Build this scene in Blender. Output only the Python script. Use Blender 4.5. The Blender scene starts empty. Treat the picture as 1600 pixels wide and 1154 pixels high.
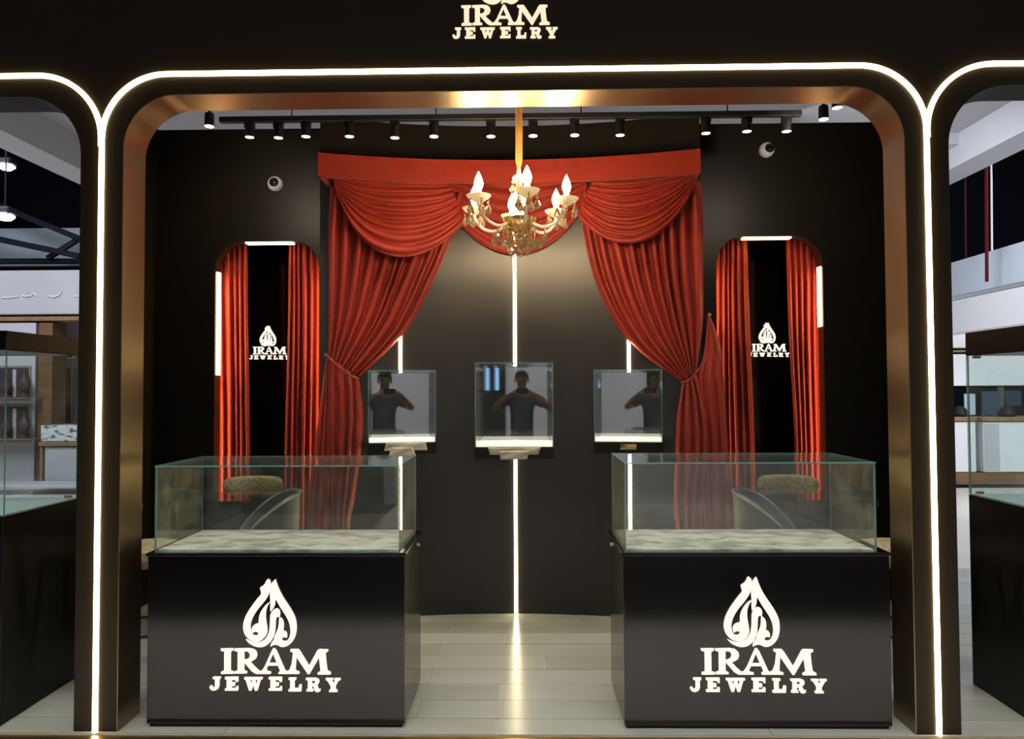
import bpy, bmesh, math, random
from mathutils import Vector, Matrix
from mathutils.geometry import tessellate_polygon
random.seed(7)
PI = math.pi
S = bpy.context.scene
COL = S.collection

# ------------------------------------------------------------------ camera
FPX, YAW, PITCH, ROLL = 1128.4, 0.0178, 0.0285, 0.0046
CAM = Vector((0.0612, -3.2041, 1.5))
_r = Vector((math.cos(YAW), math.sin(YAW), 0))
_h = Vector((-math.sin(YAW), math.cos(YAW), 0))
_f = _h * math.cos(PITCH) + Vector((0, 0, math.sin(PITCH)))
_u = -_h * math.sin(PITCH) + Vector((0, 0, math.cos(PITCH)))
RGT = _r * math.cos(ROLL) - _u * math.sin(ROLL)
UPV = _r * math.sin(ROLL) + _u * math.cos(ROLL)
FWD = _f
cd = bpy.data.cameras.new('camera')
cam = bpy.data.objects.new('camera', cd)
COL.objects.link(cam)
M = Matrix((RGT, UPV, -FWD)).transposed().to_4x4()
M.translation = CAM
cam.matrix_world = M
cd.sensor_width = 36
cd.lens = FPX / 1600 * 36
cd.clip_start = 0.02
cd.clip_end = 200
S.camera = cam

# ------------------------------------------------------------------ world, exposure, hall lights
S.view_settings.view_transform = 'Standard'
S.view_settings.look = 'None'
S.view_settings.exposure = 0.0
S.view_settings.gamma = 1.0
S.view_settings.use_curve_mapping = False
wd = bpy.data.worlds.new('world')
S.world = wd
wd.use_nodes = True
wd.node_tree.nodes['Background'].inputs[0].default_value = (0.55, 0.62, 0.8, 1)
wd.node_tree.nodes['Background'].inputs[1].default_value = 0.02
LED_L, LED_W, BULB_L, SPOT_W = 13.0, 30.0, 290.0, 19.0


def light(name, kind, loc, energy, color, size=1.0, size_y=None, aim=None, cone=None, blend=0.4, spread=None):
    l = bpy.data.lights.new(name, kind)
    l.energy = energy
    l.color = color
    if kind == 'AREA':
        l.size = size
        if size_y:
            l.shape = 'RECTANGLE'
            l.size_y = size_y
        if spread:
            l.spread = math.radians(spread)
    else:
        l.shadow_soft_size = size
    if kind == 'SPOT':
        l.spot_size = cone
        l.spot_blend = blend
    o = bpy.data.objects.new(name, l)
    COL.objects.link(o)
    o.location = loc
    if aim is not None:
        o.rotation_euler = (Vector(aim) - Vector(loc)).to_track_quat('-Z', 'Y').to_euler()
    return o


COOL = (0.86, 0.91, 1.0)
# unseen area lights standing in for hall lamps, over aisles and concourse
light('unseen_hall_light', 'AREA', (-8.4, 4.0, 6.2), 520, COOL, 2.0, 5.0, (-8.4, 5.5, 0))
light('unseen_hall_light', 'AREA', (8.4, 4.0, 6.2), 620, COOL, 2.0, 5.0, (8.4, 5.5, 0))
light('unseen_hall_light', 'AREA', (3.6, 4.6, 4.5), 100, COOL, 1.5, 2.5, (6.8, 7.0, 2.6), spread=120)  # added light for the dim canopy on the right of the hall
light('unseen_hall_light', 'AREA', (0, 6.5, 4.4), 200, COOL, 6.0, 1.5, (0, 6.5, 0))
light('unseen_hall_light', 'AREA', (0, -1.9, 4.7), 520, (1.0, 0.98, 0.95), 8.0, .5, (0, -1.3, 0), spread=75)
light('unseen_hall_light', 'AREA', (0, -5.6, 4.55), 215, (1.0, .96, .97), 7.0, 1.2, (0, -6.6, 0), spread=120)  # brightens the concourse wall that the mirror backs reflect


# ------------------------------------------------------------------ helpers
def at(px, py, y):
    d = FWD * FPX + RGT * (px - 800) - UPV * (py - 577)
    return CAM + d * ((y - CAM.y) / d.y)


def tag(o, label=None, cat=None, group=None, kind=None):
    if label: o['label'] = label
    if cat: o['category'] = cat
    if group: o['group'] = group
    if kind: o['kind'] = kind
    return o


def empty(name, loc=(0, 0, 0), rz=0.0, label=None, cat=None, group=None, kind=None):
    o = bpy.data.objects.new(name, None)
    COL.objects.link(o)
    o.location = loc
    o.rotation_euler = (0, 0, rz)
    o.empty_display_size = 0.05
    return tag(o, label, cat, group, kind)


def link(name, me, parent=None, loc=None, rot=None):
    o = bpy.data.objects.new(name, me)
    COL.objects.link(o)
    if parent is not None:
        o.parent = parent
    if loc is not None:
        o.location = loc
    if rot is not None:
        o.rotation_euler = rot
    return o


class MB:
    """collects shapes, then links them as one mesh object"""
    def __init__(self):
        self.v, self.f, self.m = [], [], []

    def add(self, vs, fs, mi=0):
        n = len(self.v)
        self.v += [tuple(p) for p in vs]
        self.f += [tuple(i + n for i in f) for f in fs]
        self.m += [mi] * len(fs)
        return self

    def box(self, x0, x1, y0, y1, z0, z1, mi=0, edge=None):
        vs = [(x, y, z) for x in (x0, x1) for y in (y0, y1) for z in (z0, z1)]
        fs = [(0, 1, 3, 2), (4, 6, 7, 5), (0, 4, 5, 1), (2, 3, 7, 6), (0, 2, 6, 4), (1, 5, 7, 3)]
        if edge is None:
            return self.add(vs, fs, mi)
        d = (x1 - x0, y1 - y0, z1 - z0)
        thin = d.index(min(d))
        n = len(self.v)
        self.v += vs
        for k, f in enumerate(fs):
            self.f.append(tuple(i + n for i in f))
            self.m.append(mi if k // 2 == thin else edge)
        return self

    def rbox(self, x0, x1, y0, y1, z0, z1, r=0.01, seg=2, mi=0):
        bm = bmesh.new()
        bmesh.ops.create_cube(bm, size=1)
        for v in bm.verts:
            v.co = Vector((x0 + (v.co.x + .5) * (x1 - x0), y0 + (v.co.y + .5) * (y1 - y0), z0 + (v.co.z + .5) * (z1 - z0)))
        bmesh.ops.bevel(bm, geom=bm.edges[:], offset=r, segments=seg, affect='EDGES', profile=0.5)
        bm.verts.index_update()
        self.add([v.co.copy() for v in bm.verts], [[v.index for v in f.verts] for f in bm.faces], mi)
        bm.free()
        return self

    def tube(self, pts, r, seg=8, mi=0, cap=True):
        pts = [Vector(p) for p in pts]
        rs = r if isinstance(r, (list, tuple)) else [r] * len(pts)
        vs, fs = [], []
        up = None
        for i, p in enumerate(pts):
            a = pts[max(i - 1, 0)]
            b = pts[min(i + 1, len(pts) - 1)]
            t = (b - a).normalized()
            if up is None:
                up = t.orthogonal().normalized()
            up = (up - t * up.dot(t))
            up = up.normalized() if up.length > 1e-6 else t.orthogonal().normalized()
            w = t.cross(up)
            for k in range(seg):
                an = 2 * PI * k / seg
                vs.append(p + (up * math.cos(an) + w * math.sin(an)) * rs[i])
        for i in range(len(pts) - 1):
            for k in range(seg):
                k2 = (k + 1) % seg
                fs.append((i * seg + k, i * seg + k2, (i + 1) * seg + k2, (i + 1) * seg + k))
        if cap:
            fs.append(tuple(range(seg))[::-1])
            fs.append(tuple((len(pts) - 1) * seg + k for k in range(seg)))
        return self.add(vs, fs, mi)

    def lathe(self, prof, seg=16, c=(0, 0, 0), mi=0):
        vs, fs = [], []
        for r, z in prof:
            for k in range(seg):
                a = 2 * PI * k / seg
                vs.append((c[0] + r * math.cos(a), c[1] + r * math.sin(a), c[2] + z))
        for i in range(len(prof) - 1):
            for k in range(seg):
                k2 = (k + 1) % seg
                fs.append((i * seg + k, i * seg + k2, (i + 1) * seg + k2, (i + 1) * seg + k))
        if prof[0][0] > 1e-5:
            fs.append(tuple(range(seg))[::-1])
        if prof[-1][0] > 1e-5:
            fs.append(tuple((len(prof) - 1) * seg + k for k in range(seg)))
        return self.add(vs, fs, mi)

    def prism(self, loops, y0, y1, mi=0, back=True):
        """loops: outer outline then holes, in (x, z); extruded along y"""
        flat = [p for l in loops for p in l]
        tris = tessellate_polygon([[Vector((x, z, 0)) for x, z in l] for l in loops])
        n = len(flat)
        vs = [(x, y0, z) for x, z in flat] + [(x, y1, z) for x, z in flat]
        fs = []
        for t in tris:
            a, b, c = [Vector((flat[i][0], flat[i][1], 0)) for i in t]
            t = tuple(t) if (b - a).cross(c - a).z > 0 else tuple(t)[::-1]
            fs.append(t)
            if back:
                fs.append(tuple(i + n for i in t[::-1]))
        k = 0
        for l in loops:
            m = len(l)
            for i in range(m):
                j = (i + 1) % m
                fs.append((k + i, k + j, k + j + n, k + i + n))
            k += m
        return self.add(vs, fs, mi)

    def grid(self, rows, mi=0, closed=False):
        nr, nc = len(rows), len(rows[0])
        vs = [p for r in rows for p in r]
        fs = []
        for i in range(nr - 1):
            for j in range(nc if closed else nc - 1):
                j2 = (j + 1) % nc
                fs.append((i * nc + j, i * nc + j2, (i + 1) * nc + j2, (i + 1) * nc + j))
        return self.add(vs, fs, mi)

    def mesh(self, name, mats, smooth=False, fix=True):
        me = bpy.data.meshes.new(name)
        me.from_pydata(self.v, [], self.f)
        for m in (mats if isinstance(mats, (list, tuple)) else [mats]):
            me.materials.append(m)
        me.polygons.foreach_set('material_index', self.m)
        if fix:
            bm = bmesh.new()
            bm.from_mesh(me)
            bmesh.ops.recalc_face_normals(bm, faces=bm.faces)
            bm.to_mesh(me)
            bm.free()
        if smooth:
            me.polygons.foreach_set('use_smooth', [True] * len(me.polygons))
            if smooth != 'all':
                me.set_sharp_from_angle(angle=math.radians(40))
        me.update()
        return me

    def build(self, name, mats, parent=None, smooth=False, loc=None, rot=None, fix=True):
        return link(name, self.mesh(name, mats, smooth, fix), parent, loc, rot)


def copy_tree(o, parent=None):
    c = o.copy()
    COL.objects.link(c)
    if parent is not None:
        c.parent = parent
    for ch in list(o.children):
        copy_tree(ch, c)
    return c


# ------------------------------------------------------------------ materials
def mat(name, color=(.5, .5, .5), rough=.5, metal=0.0, spec=.5, emit=None, estr=0.0, sheen=0.0, coat=0.0,
        noise=None, bump=None, trans=0.0, rvar=None):
    """noise: (scale xyz, other colour, contrast lo, hi); bump: (scale xyz, strength, distance); rvar: (scale, rough2)"""
    m = bpy.data.materials.new(name)
    m.use_nodes = True
    nt = m.node_tree
    b = nt.nodes['Principled BSDF']
    b.inputs['Base Color'].default_value = (*color, 1)
    b.inputs['Roughness'].default_value = rough
    b.inputs['Metallic'].default_value = metal
    b.inputs['Specular IOR Level'].default_value = spec
    b.inputs['Sheen Weight'].default_value = sheen
    b.inputs['Coat Weight'].default_value = coat
    b.inputs['Transmission Weight'].default_value = trans
    if emit:
        b.inputs['Emission Color'].default_value = (*emit, 1)
        b.inputs['Emission Strength'].default_value = estr

    def tex(scale, detail=4):
        tc = nt.nodes.new('ShaderNodeTexCoord')
        mp = nt.nodes.new('ShaderNodeMapping')
        nz = nt.nodes.new('ShaderNodeTexNoise')
        mp.inputs['Scale'].default_value = scale
        nz.inputs['Scale'].default_value = 1.0
        nz.inputs['Detail'].default_value = detail
        nt.links.new(tc.outputs['Object'], mp.inputs['Vector'])
        nt.links.new(mp.outputs['Vector'], nz.inputs['Vector'])
        return nz
    if noise:
        sc, c2, lo, hi = noise
        nz = tex(sc)
        rp = nt.nodes.new('ShaderNodeValToRGB')
        rp.color_ramp.elements[0].position = lo
        rp.color_ramp.elements[1].position = hi
        rp.color_ramp.elements[0].color = (*color, 1)
        rp.color_ramp.elements[1].color = (*c2, 1)
        nt.links.new(nz.outputs['Fac'], rp.inputs['Fac'])
        nt.links.new(rp.outputs['Color'], b.inputs['Base Color'])
    if rvar:
        nz = tex(rvar[0])
        mr = nt.nodes.new('ShaderNodeMapRange')
        mr.inputs['From Min'].default_value = .3
        mr.inputs['From Max'].default_value = .7
        mr.inputs['To Min'].default_value = rough
        mr.inputs['To Max'].default_value = rvar[1]
        nt.links.new(nz.outputs['Fac'], mr.inputs['Value'])
        nt.links.new(mr.outputs['Result'], b.inputs['Roughness'])
    if bump:
        nz = tex(bump[0], 5)
        bp = nt.nodes.new('ShaderNodeBump')
        bp.inputs['Strength'].default_value = bump[1]
        bp.inputs['Distance'].default_value = bump[2]
        nt.links.new(nz.outputs['Fac'], bp.inputs['Height'])
        nt.links.new(bp.outputs['Normal'], b.inputs['Normal'])
    return m


def glow(name, color, strength):
    m = bpy.data.materials.new(name)
    m.use_nodes = True
    nt = m.node_tree
    nt.nodes.clear()
    e = nt.nodes.new('ShaderNodeEmission')
    o = nt.nodes.new('ShaderNodeOutputMaterial')
    e.inputs[0].default_value = (*color, 1)
    e.inputs[1].default_value = strength
    nt.links.new(e.outputs[0], o.inputs[0])
    return m


def pane_glass(name, tint=(.95, .985, .97), dust_haze=.016, dust_haze_col=(.8, .82, .75), boost=1.0):
    m = bpy.data.materials.new(name)
    m.use_nodes = True
    nt = m.node_tree
    nt.nodes.clear()
    N = nt.nodes.new
    out, t, g, d = N('ShaderNodeOutputMaterial'), N('ShaderNodeBsdfTransparent'), N('ShaderNodeBsdfGlossy'), N('ShaderNodeBsdfDiffuse')
    mx, mx2, fr = N('ShaderNodeMixShader'), N('ShaderNodeMixShader'), N('ShaderNodeLayerWeight')
    t.inputs[0].default_value = (*tint, 1)
    g.inputs[0].default_value = (1, 1, 1, 1)
    g.inputs['Roughness'].default_value = 0.01
    d.inputs[0].default_value = (*dust_haze_col, 1)
    # Schlick reflectance from the angle of view, the same on both sides of a pane
    fr.inputs['Blend'].default_value = .5
    pw = N('ShaderNodeMath')
    pw.operation = 'POWER'
    pw.inputs[1].default_value = 5
    ml = N('ShaderNodeMath')
    ml.operation = 'MULTIPLY_ADD'
    ml.use_clamp = True
    ml.inputs[1].default_value = .9 * boost
    ml.inputs[2].default_value = .035 * boost
    nt.links.new(fr.outputs['Facing'], pw.inputs[0])
    nt.links.new(pw.outputs[0], ml.inputs[0])
    nt.links.new(ml.outputs[0], mx.inputs[0])
    nt.links.new(t.outputs[0], mx.inputs[1])
    nt.links.new(g.outputs[0], mx.inputs[2])
    tc, nz, mr = N('ShaderNodeTexCoord'), N('ShaderNodeTexNoise'), N('ShaderNodeMapRange')
    nz.inputs['Scale'].default_value = 9
    nz.inputs['Detail'].default_value = 6
    nz.inputs['Distortion'].default_value = 1.2
    nt.links.new(tc.outputs['Object'], nz.inputs['Vector'])
    nt.links.new(nz.outputs['Fac'], mr.inputs['Value'])
    mr.inputs['From Min'].default_value = .35
    mr.inputs['From Max'].default_value = .75
    mr.inputs['To Min'].default_value = dust_haze * .35
    mr.inputs['To Max'].default_value = dust_haze * 1.8
    nt.links.new(mr.outputs['Result'], mx2.inputs[0])
    nt.links.new(mx.outputs[0], mx2.inputs[1])
    nt.links.new(d.outputs[0], mx2.inputs[2])
    nt.links.new(mx2.outputs[0], out.inputs[0])
    return m


WARM = (1.0, 0.80, 0.46)
m_pillar = mat('pillar_satin', (.019, .0135, .0075), .34, spec=.18)
m_gloss = mat('gloss_black', (.003, .0026, .0022), .12, spec=.6)
m_semi = mat('semi_gloss_black', (.003, .003, .003), .35, spec=.2)
m_matte = mat('matte_black', (.01, .01, .01), .6, spec=.2)
m_panel = mat('panel_black', (.010, .0075, .0035), .42, spec=.25)
m_bronze = mat('brushed_bronze', (.33, .245, .15), .27, metal=1.0, rvar=((1.2, 1.2, 1.2), .42))
m_brass = mat('brass', (.62, .43, .17), .3, metal=1.0)
m_backwall = mat('back_wall', (.011, .0085, .005), .37, spec=.65, noise=((14, 14, .5), (.012, .0098, .006), .35, .7))
m_led = glow('led_diffuser', WARM, LED_L)
m_led_wall = glow('led_wall', WARM, LED_W)
m_led_niche = glow('led_niche', (1.0, .66, .30), 18.0)
m_led_hidden = glow('led_hidden', (1.0, .66, .30), 42.0)
m_sign = glow('sign_face', (1.0, .86, .70), 1.3)
m_sign_dim = glow('sign_face_dim', (1.0, .80, .56), 1.12)
m_bulb = glow('bulb', (1.0, .74, .42), BULB_L)
m_lens = glow('lamp_lens', (1.0, .88, .66), 6.0)
m_velvet = mat('red_velvet', (.30, .023, .010), .5, spec=.25, sheen=.05, noise=((5, 5, 2), (.24, .016, .007), .35, .7), bump=((60, 60, 25), .08, .004))
m_velvet2 = mat('red_velvet_pinker', (.33, .032, .019), .42, spec=.35, sheen=.08, bump=((14, 14, 9), .16, .012))  # lighter, pinker, smoother copy of the velvet for the cloth below the ties
m_pelmet = mat('pelmet_velvet', (.27, .022, .011), .7, spec=.2, sheen=.08, noise=((7, 7, 9), (.21, .015, .008), .55, .75))
m_cord = mat('tieback_cord', (.22, .02, .015), .6)
m_pane = pane_glass('case_glass')
m_pane_led_haze = pane_glass('case_glass_led_haze', (.95, .975, .94), .07, (.9, .86, .58))  # dust film with the LED strips' yellow reflection put into its colour
m_edge = mat('glass_edge', (.13, .30, .27), .1, spec=.8)
m_grey = mat('grey_velvet', (.24, .235, .215), .85, spec=.15, sheen=.4, noise=((6, 13, 7), (.52, .51, .47), .40, .56), bump=((18, 30, 18), .6, .012))
m_white = mat('white_paint', (.75, .75, .75), .5)
m_mall_white = mat('shop_white', (.72, .72, .74), .45)
m_shop_l = mat('pale_shop_paint', (.50, .48, .52), .45)
m_mall_grey = mat('shop_grey', (.50, .49, .53), .55, noise=((.4, .4, .4), (.44, .43, .47), .4, .6))
m_wood = mat('brown_wood', (.20, .10, .045), .45, noise=((1, 1, 14), (.14, .065, .03), .35, .65))
m_woodtop = mat('oak_top', (.30, .19, .10), .4, noise=((14, 1, 1), (.22, .13, .065), .35, .65))
m_dark = mat('dark_void', (.003, .003, .005), 1.0, spec=0)
m_steel = mat('dark_steel', (.02, .022, .03), .5, metal=.5)
m_ceil = mat('gypsum_grey', (.42, .41, .43), .8)
m_ceil2 = mat('gypsum_beam', (.52, .51, .54), .7)
m_track = mat('track_black', (.012, .012, .014), .5)
m_crystal = mat('crystal', (1.0, .84, .55), .04, trans=.85, spec=.9)
def translucent(name, col, w=.5):
    m = bpy.data.materials.new(name)
    m.use_nodes = True
    nt = m.node_tree
    nt.nodes.clear()
    N = nt.nodes.new
    o, d, t, g, a, b = N('ShaderNodeOutputMaterial'), N('ShaderNodeBsdfDiffuse'), N('ShaderNodeBsdfTranslucent'), N('ShaderNodeBsdfGlossy'), N('ShaderNodeMixShader'), N('ShaderNodeMixShader')
    d.inputs[0].default_value = t.inputs[0].default_value = (*col, 1)
    g.inputs['Roughness'].default_value = .1
    a.inputs[0].default_value = w
    b.inputs[0].default_value = .08
    for x, y in ((d.outputs[0], a.inputs[1]), (t.outputs[0], a.inputs[2]), (a.outputs[0], b.inputs[1]), (g.outputs[0], b.inputs[2]), (b.outputs[0], o.inputs[0])):
        nt.links.new(x, y)
    return m


m_dish = translucent('milky_glass', (1.0, .93, .8))
m_frost = mat('frosted_glass', (1.0, .92, .78), .3, trans=.3, spec=.6)
m_gold = mat('gold_metal', (.80, .50, .16), .25, metal=1.0)
m_tape = mat('paper', (.62, .58, .45), .7)
m_blue = mat('case_liner_blue', (.38, .50, .56), .6)
m_lens_dark = mat('dome_dark', (.01, .01, .012), .05, spec=.8)


# ------------------------------------------------------------------ booth floor (planks), platform edge
def plank_material(name, c1, c2, seed):
    m = mat(name, c1, .21, spec=.5, noise=((1.1 + seed, 12, 3), c2, .2, .8), bump=((2, 34, 4), .03, .003))
    return m


planks_m = [plank_material('grey_plank', (.285, .30, .27), (.33, .345, .315), 0), plank_material('grey_plank', (.31, .325, .295), (.35, .365, .335), .2),
            plank_material('grey_plank', (.265, .28, .25), (.315, .33, .30), .4)]
fl = MB().box(-5, 5, -0.012, 2.95, -.15, -.006).build('floor', mat('plank_joint', (.42, .42, .39), .5))
tag(fl, 'grey wood-look plank floor of the jewelry booth', kind='structure')
rows_y = [-0.012] + [0.141 + .194 * k for k in range(15)]
joint0 = [-.07, -.445, -.07, -.44, .16, -.44, -.07, -.43, .41, -.2, .3, -.44, .1, -.3, .2]
for i in range(len(rows_y) - 1):
    y0, y1 = rows_y[i], rows_y[i + 1]
    x = joint0[i] - 1.2 * 5
    while x < 4.95:
        a, b = max(x, -4.99), min(x + 1.2, 4.99)
        if b > a + .02 and not (y0 > 1.75 and abs((a + b) / 2) < .7):
            dz = random.uniform(-.0006, .0006)
            MB().box(a + .0015, b - .0015, y0 + .0015, y1 - .0015, -.0055, dz).build('plank', random.choice(planks_m), fl)
        x += 1.2
pe = MB().box(-5, 5, -0.06, -0.0125, -.15, -.008).build('trim_1', m_brass)
tag(pe, 'brass front edge of the booth platform', kind='structure')

# ------------------------------------------------------------------ facade with three arched openings
ZT, RL = 2.936, .292          # led line top and corner radius
XL = 1.8452                   # led line in the middle of the pillars
OH = .095                     # half pillar width


def arch(x0, x1, zt, r, n=14, z0=0.0):
    p = [(x0, z0)]
    for k in range(n + 1):
        a = PI - k / n * PI / 2
        p.append((x0 + r + r * math.cos(a), zt - r + r * math.sin(a)))
    for k in range(n + 1):
        a = PI / 2 - k / n * PI / 2
        p.append((x1 - r + r * math.cos(a), zt - r + r * math.sin(a)))
    p.append((x1, z0))
    return p


ZO = 2.845
main_in = arch(-XL + OH, XL - OH, ZO, .245)
left_in = arch(-XL - 3.4, -XL - OH, ZO, .27)
right_in = arch(XL + OH, XL + 3.4, ZO, .27)
outer = [(-6.2, 0), (-6.2, 5.0), (6.2, 5.0), (6.2, 0)]
outline = outer[:3] + [(6.2, 0)] + right_in[::-1] + main_in[::-1] + left_in[::-1] + [(-6.2, 0)]
outline = [(-6.2, 5.0), (6.2, 5.0), (6.2, 0)] + right_in[::-1] + main_in[::-1] + left_in[::-1] + [(-6.2, 0)]
wf = MB().prism([outline], 0.0, .18).build('wall_front', m_pillar)
tag(wf, 'black satin facade with three round-cornered openings', kind='structure')


def lining(path, y0, y1, t):
    """thin lining that follows an opening, normal towards the opening's inside"""
    mb = MB()
    n = len(path)
    off = []
    for i in range(n):
        a, b = Vector(path[max(i - 1, 0)]), Vector(path[min(i + 1, n - 1)])
        d = (b - a).normalized()
        off.append((path[i][0] + d.y * t, path[i][1] - d.x * t))
    rows = []
    for i in range(n):
        (x, z), (u, w) = path[i], off[i]
        rows.append([(x, y0, z), (u, y0, w), (u, y1, w), (x, y1, z)])
    mb.grid(rows, closed=True)
    return mb


MB_l = lining(main_in, -.002, .185, .004)
MB_l.build('jamb_lining', m_bronze, wf, smooth=True)
for p in (left_in, right_in):
    lining(p, .0, .182, .003).build('jamb_lining', m_matte, wf, smooth=True)


def led_line(path, y, w, h, name, label, group=None, m=None, cat='led light'):
    """half-round glowing strip along a path in the x-z plane, standing proud of plane y towards -y"""
    prof = [(-w / 2, 0), (-w / 2, -h * .6), (-w / 4, -h), (w / 4, -h), (w / 2, -h * .6), (w / 2, 0)]
    rows = []
    n = len(path)
    for i in range(n):
        a, b = Vector(path[max(i - 1, 0)]), Vector(path[min(i + 1, n - 1)])
        d = (b - a).normalized()
        rows.append([(path[i][0] + d.y * u, y + v, path[i][1] - d.x * u) for u, v in prof])
    mb = MB().grid(rows, closed=True)
    o = mb.build(name, m or m_led, smooth=True)
    return tag(o, label, cat, group)


led_line(arch(-XL, XL, ZT, RL, 20), -.0005, .021, .014, 'led_strip', 'glowing warm LED strip outlining the wide middle arch', 'LED strips outlining the arches')
la = [(-XL - .004, ZT - RL - .035)] + arch(-XL - .004, -XL + 2, ZT, RL, 20)[1:22]
lside = [(-2 * XL - .008 - x, z) for x, z in la] + [(-5.1, ZT)]
led_line(lside[::-1], -.0005, .021, .014, 'led_strip', 'glowing warm LED strip curving over the arch left of the main one', 'LED strips outlining the arches')
led_line([(-x, z) for x, z in lside], -.0005, .021, .014, 'led_strip', 'glowing warm LED strip curving over the arch right of the main one', 'LED strips outlining the arches')

# ------------------------------------------------------------------ curved back wall, side panels with niches
WX, WY, WR = -.035, 1.69, 3.9


def wall_y(x):
    return WY - (WR - math.sqrt(WR * WR - (x - WX) ** 2))


def curved_slab(x0, x1, off0, off1, z0, z1, n=32):
    rows = []
    for i in range(n + 1):
        x = x0 + (x1 - x0) * i / n
        y = wall_y(x)
        rows.append([(x, y + off0, z0), (x, y + off0, z1), (x, y + off1, z1), (x, y + off1, z0)])
    mb = MB().grid(rows, closed=True)
    mb.add(rows[0], [(0, 1, 2, 3)])
    mb.add(rows[-1], [(0, 1, 2, 3)])
    return mb


wb = curved_slab(WX - 1.245, WX + 1.245, 0, .06, 0, at(805, 197, 1.69).z).build('wall_back', m_backwall, smooth=True)
tag(wb, 'curved dark olive-brown back wall of the booth', kind='structure')

ZW = at(805, 197, 1.69).z     # top of the curved wall
ZP = at(805, 197, 2.0).z      # top of the flat panels
PY = 2.0                      # front of the flat side panels


def side_panel(name, px0, px1, pyt, xa, xb, label):
    a, b = at(px0, 450, PY).x, at(px1, 450, PY).x
    zt = at((px0 + px1) / 2, pyt, PY).z
    op = arch(a, b, zt, .2, 12, .06)
    o = MB().prism([[(xa, 0), (xa, ZP), (xb, ZP), (xb, 0)], op], PY, PY + .1).build(name, m_panel)
    tag(o, label, kind='structure')
    # the recess behind the opening
    mb = MB()
    mb.box(a - .12, a - .10, PY + .1, PY + .62, 0, zt + .1)
    mb.box(b + .10, b + .12, PY + .1, PY + .62, 0, zt + .1)
    mb.box(a - .12, b + .12, PY + .6, PY + .62, 0, zt + .1)
    mb.box(a - .12, b + .12, PY + .1, PY + .62, zt + .1, zt + .12)
    mb.build('niche_lining', m_gloss, o)
    return o, a, b, zt, op


wl, nla, nlb, nlz, nlop = side_panel('wall_left', 336, 499, 377, -2.62, -1.2, 'flat black panel wall with a tall rounded niche left of the curved wall')
wr, nra, nrb, nrz, nrop = side_panel('wall_right', 1119, 1286, 369, 1.13, 2.66, 'flat black panel wall with a tall rounded niche right of the curved wall')
for o, x in ((wl, -2.62), (wr, 2.66)):
    MB().box(min(x, x + .05 * (-1 if x < 0 else 1)), max(x, x + .05 * (-1 if x < 0 else 1)), 1.5, PY + .1, 0, ZP).build('side_return', m_panel, o)


def niche_led(a, b, zt, zlow, label):
    """straight tapes on the reveal of the niche: across the top and down both sides"""
    t = empty('led_strip', ((a + b) / 2, PY + .06, zt), 0, label, 'led light', 'LED strips inside the niches')
    w = (b - a) / 2
    MB().box(-w + .21, w - .21, -.035, .03, -.007, -.0005).build('tape', m_led_niche, t)
    MB().box(-w + .0005, -w + .006, -.03, .03, zlow - zt, -.215).build('tape', m_led_niche, t)
    for sg in (-1, 1):
        u = sg * (w + .025)
        MB().box(u - .004, u + .004, .05, .066, .35 - zt, -.25).build('hidden_tape', m_led_hidden, t)
    MB().box(w - .006, w - .0005, -.03, .03, zlow - zt, -.215).build('tape', m_led_niche, t)


niche_led(nla, nlb, nlz, 1.62, 'warm LED strip lining the rounded niche left of the big curtain')
niche_led(nra, nrb, nrz, 1.95, 'warm LED strip lining the rounded niche right of the big curtain')


# ------------------------------------------------------------------ curtains
def folds(n, seed, lo=.6, hi=1.4):
    rnd = random.Random(seed)
    w = [rnd.uniform(lo, hi) for _ in range(n)]
    t = sum(w)
    e = [0]
    for x in w:
        e.append(e[-1] + x / t)
    am = [rnd.uniform(.55, 1.0) for _ in range(n)]

    def h(s):
        s = min(max(s, 0), .99999)
        for k in range(n):
            if s <= e[k + 1]:
                u = (s - e[k]) / (e[k + 1] - e[k])
                v = min(max((1 - abs(2 * u - 1)) * 1.45 - .22, 0), 1)
                return am[k] * (v * v * (3 - 2 * v))
        return 0
    return h


def poly_at(pts, t):
    """point at parameter t of a smooth curve through pts (Catmull-Rom, even parameter)"""
    n = len(pts) - 1
    f = min(max(t, 0), 1) * n
    i = min(int(f), n - 1)
    u = f - i
    P = [Vector(pts[max(i - 1, 0)]), Vector(pts[i]), Vector(pts[i + 1]), Vector(pts[min(i + 2, n)])]
    return .5 * ((2 * P[1]) + (P[2] - P[0]) * u + (2 * P[0] - 5 * P[1] + 4 * P[2] - P[3]) * u * u + (3 * P[1] - P[0] - 3 * P[2] + P[3]) * u ** 3)


def cloth(left, right, h, amp, off, nr=60, nc=150, wob=.01, bulge=0.0, bow=0.0, ydepth=None, seed=1, wrinkle=0.0):
    """pleated cloth between two edge curves given as photo points, hung in front of the curved wall"""
    rnd = random.Random(seed)
    ph = [rnd.uniform(0, 6.28) for _ in range(6)]
    rows = []
    for i in range(nr + 1):
        t = i / nr
        L, R = poly_at(left, t), poly_at(right, t)
        row = []
        for j in range(nc + 1):
            s = j / nc
            p = L.lerp(R, s)
            p = p + Vector((0, bow * math.sin(PI * s) * 1.0))
            x0 = at(p.x, p.y, 1.5).x
            yb = (wall_y(max(min(x0, 1.25), -1.3)) if ydepth is None else ydepth) - off
            ss = s + wob * math.sin(t * 5 + ph[0] + s * 4) * math.sin(PI * s)
            a = amp(t) if callable(amp) else amp
            d = a * h(ss) + bulge * math.sin(PI * s) + wrinkle * (math.sin(23 * t + 9 * s + ph[1]) * math.sin(31 * s - 7 * t + ph[2]) + .6 * math.sin(41 * t - 17 * s + ph[3]))
            row.append(at(p.x, p.y, yb - d))
        rows.append(row)
    mb = MB().grid(rows)
    return mb


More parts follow.
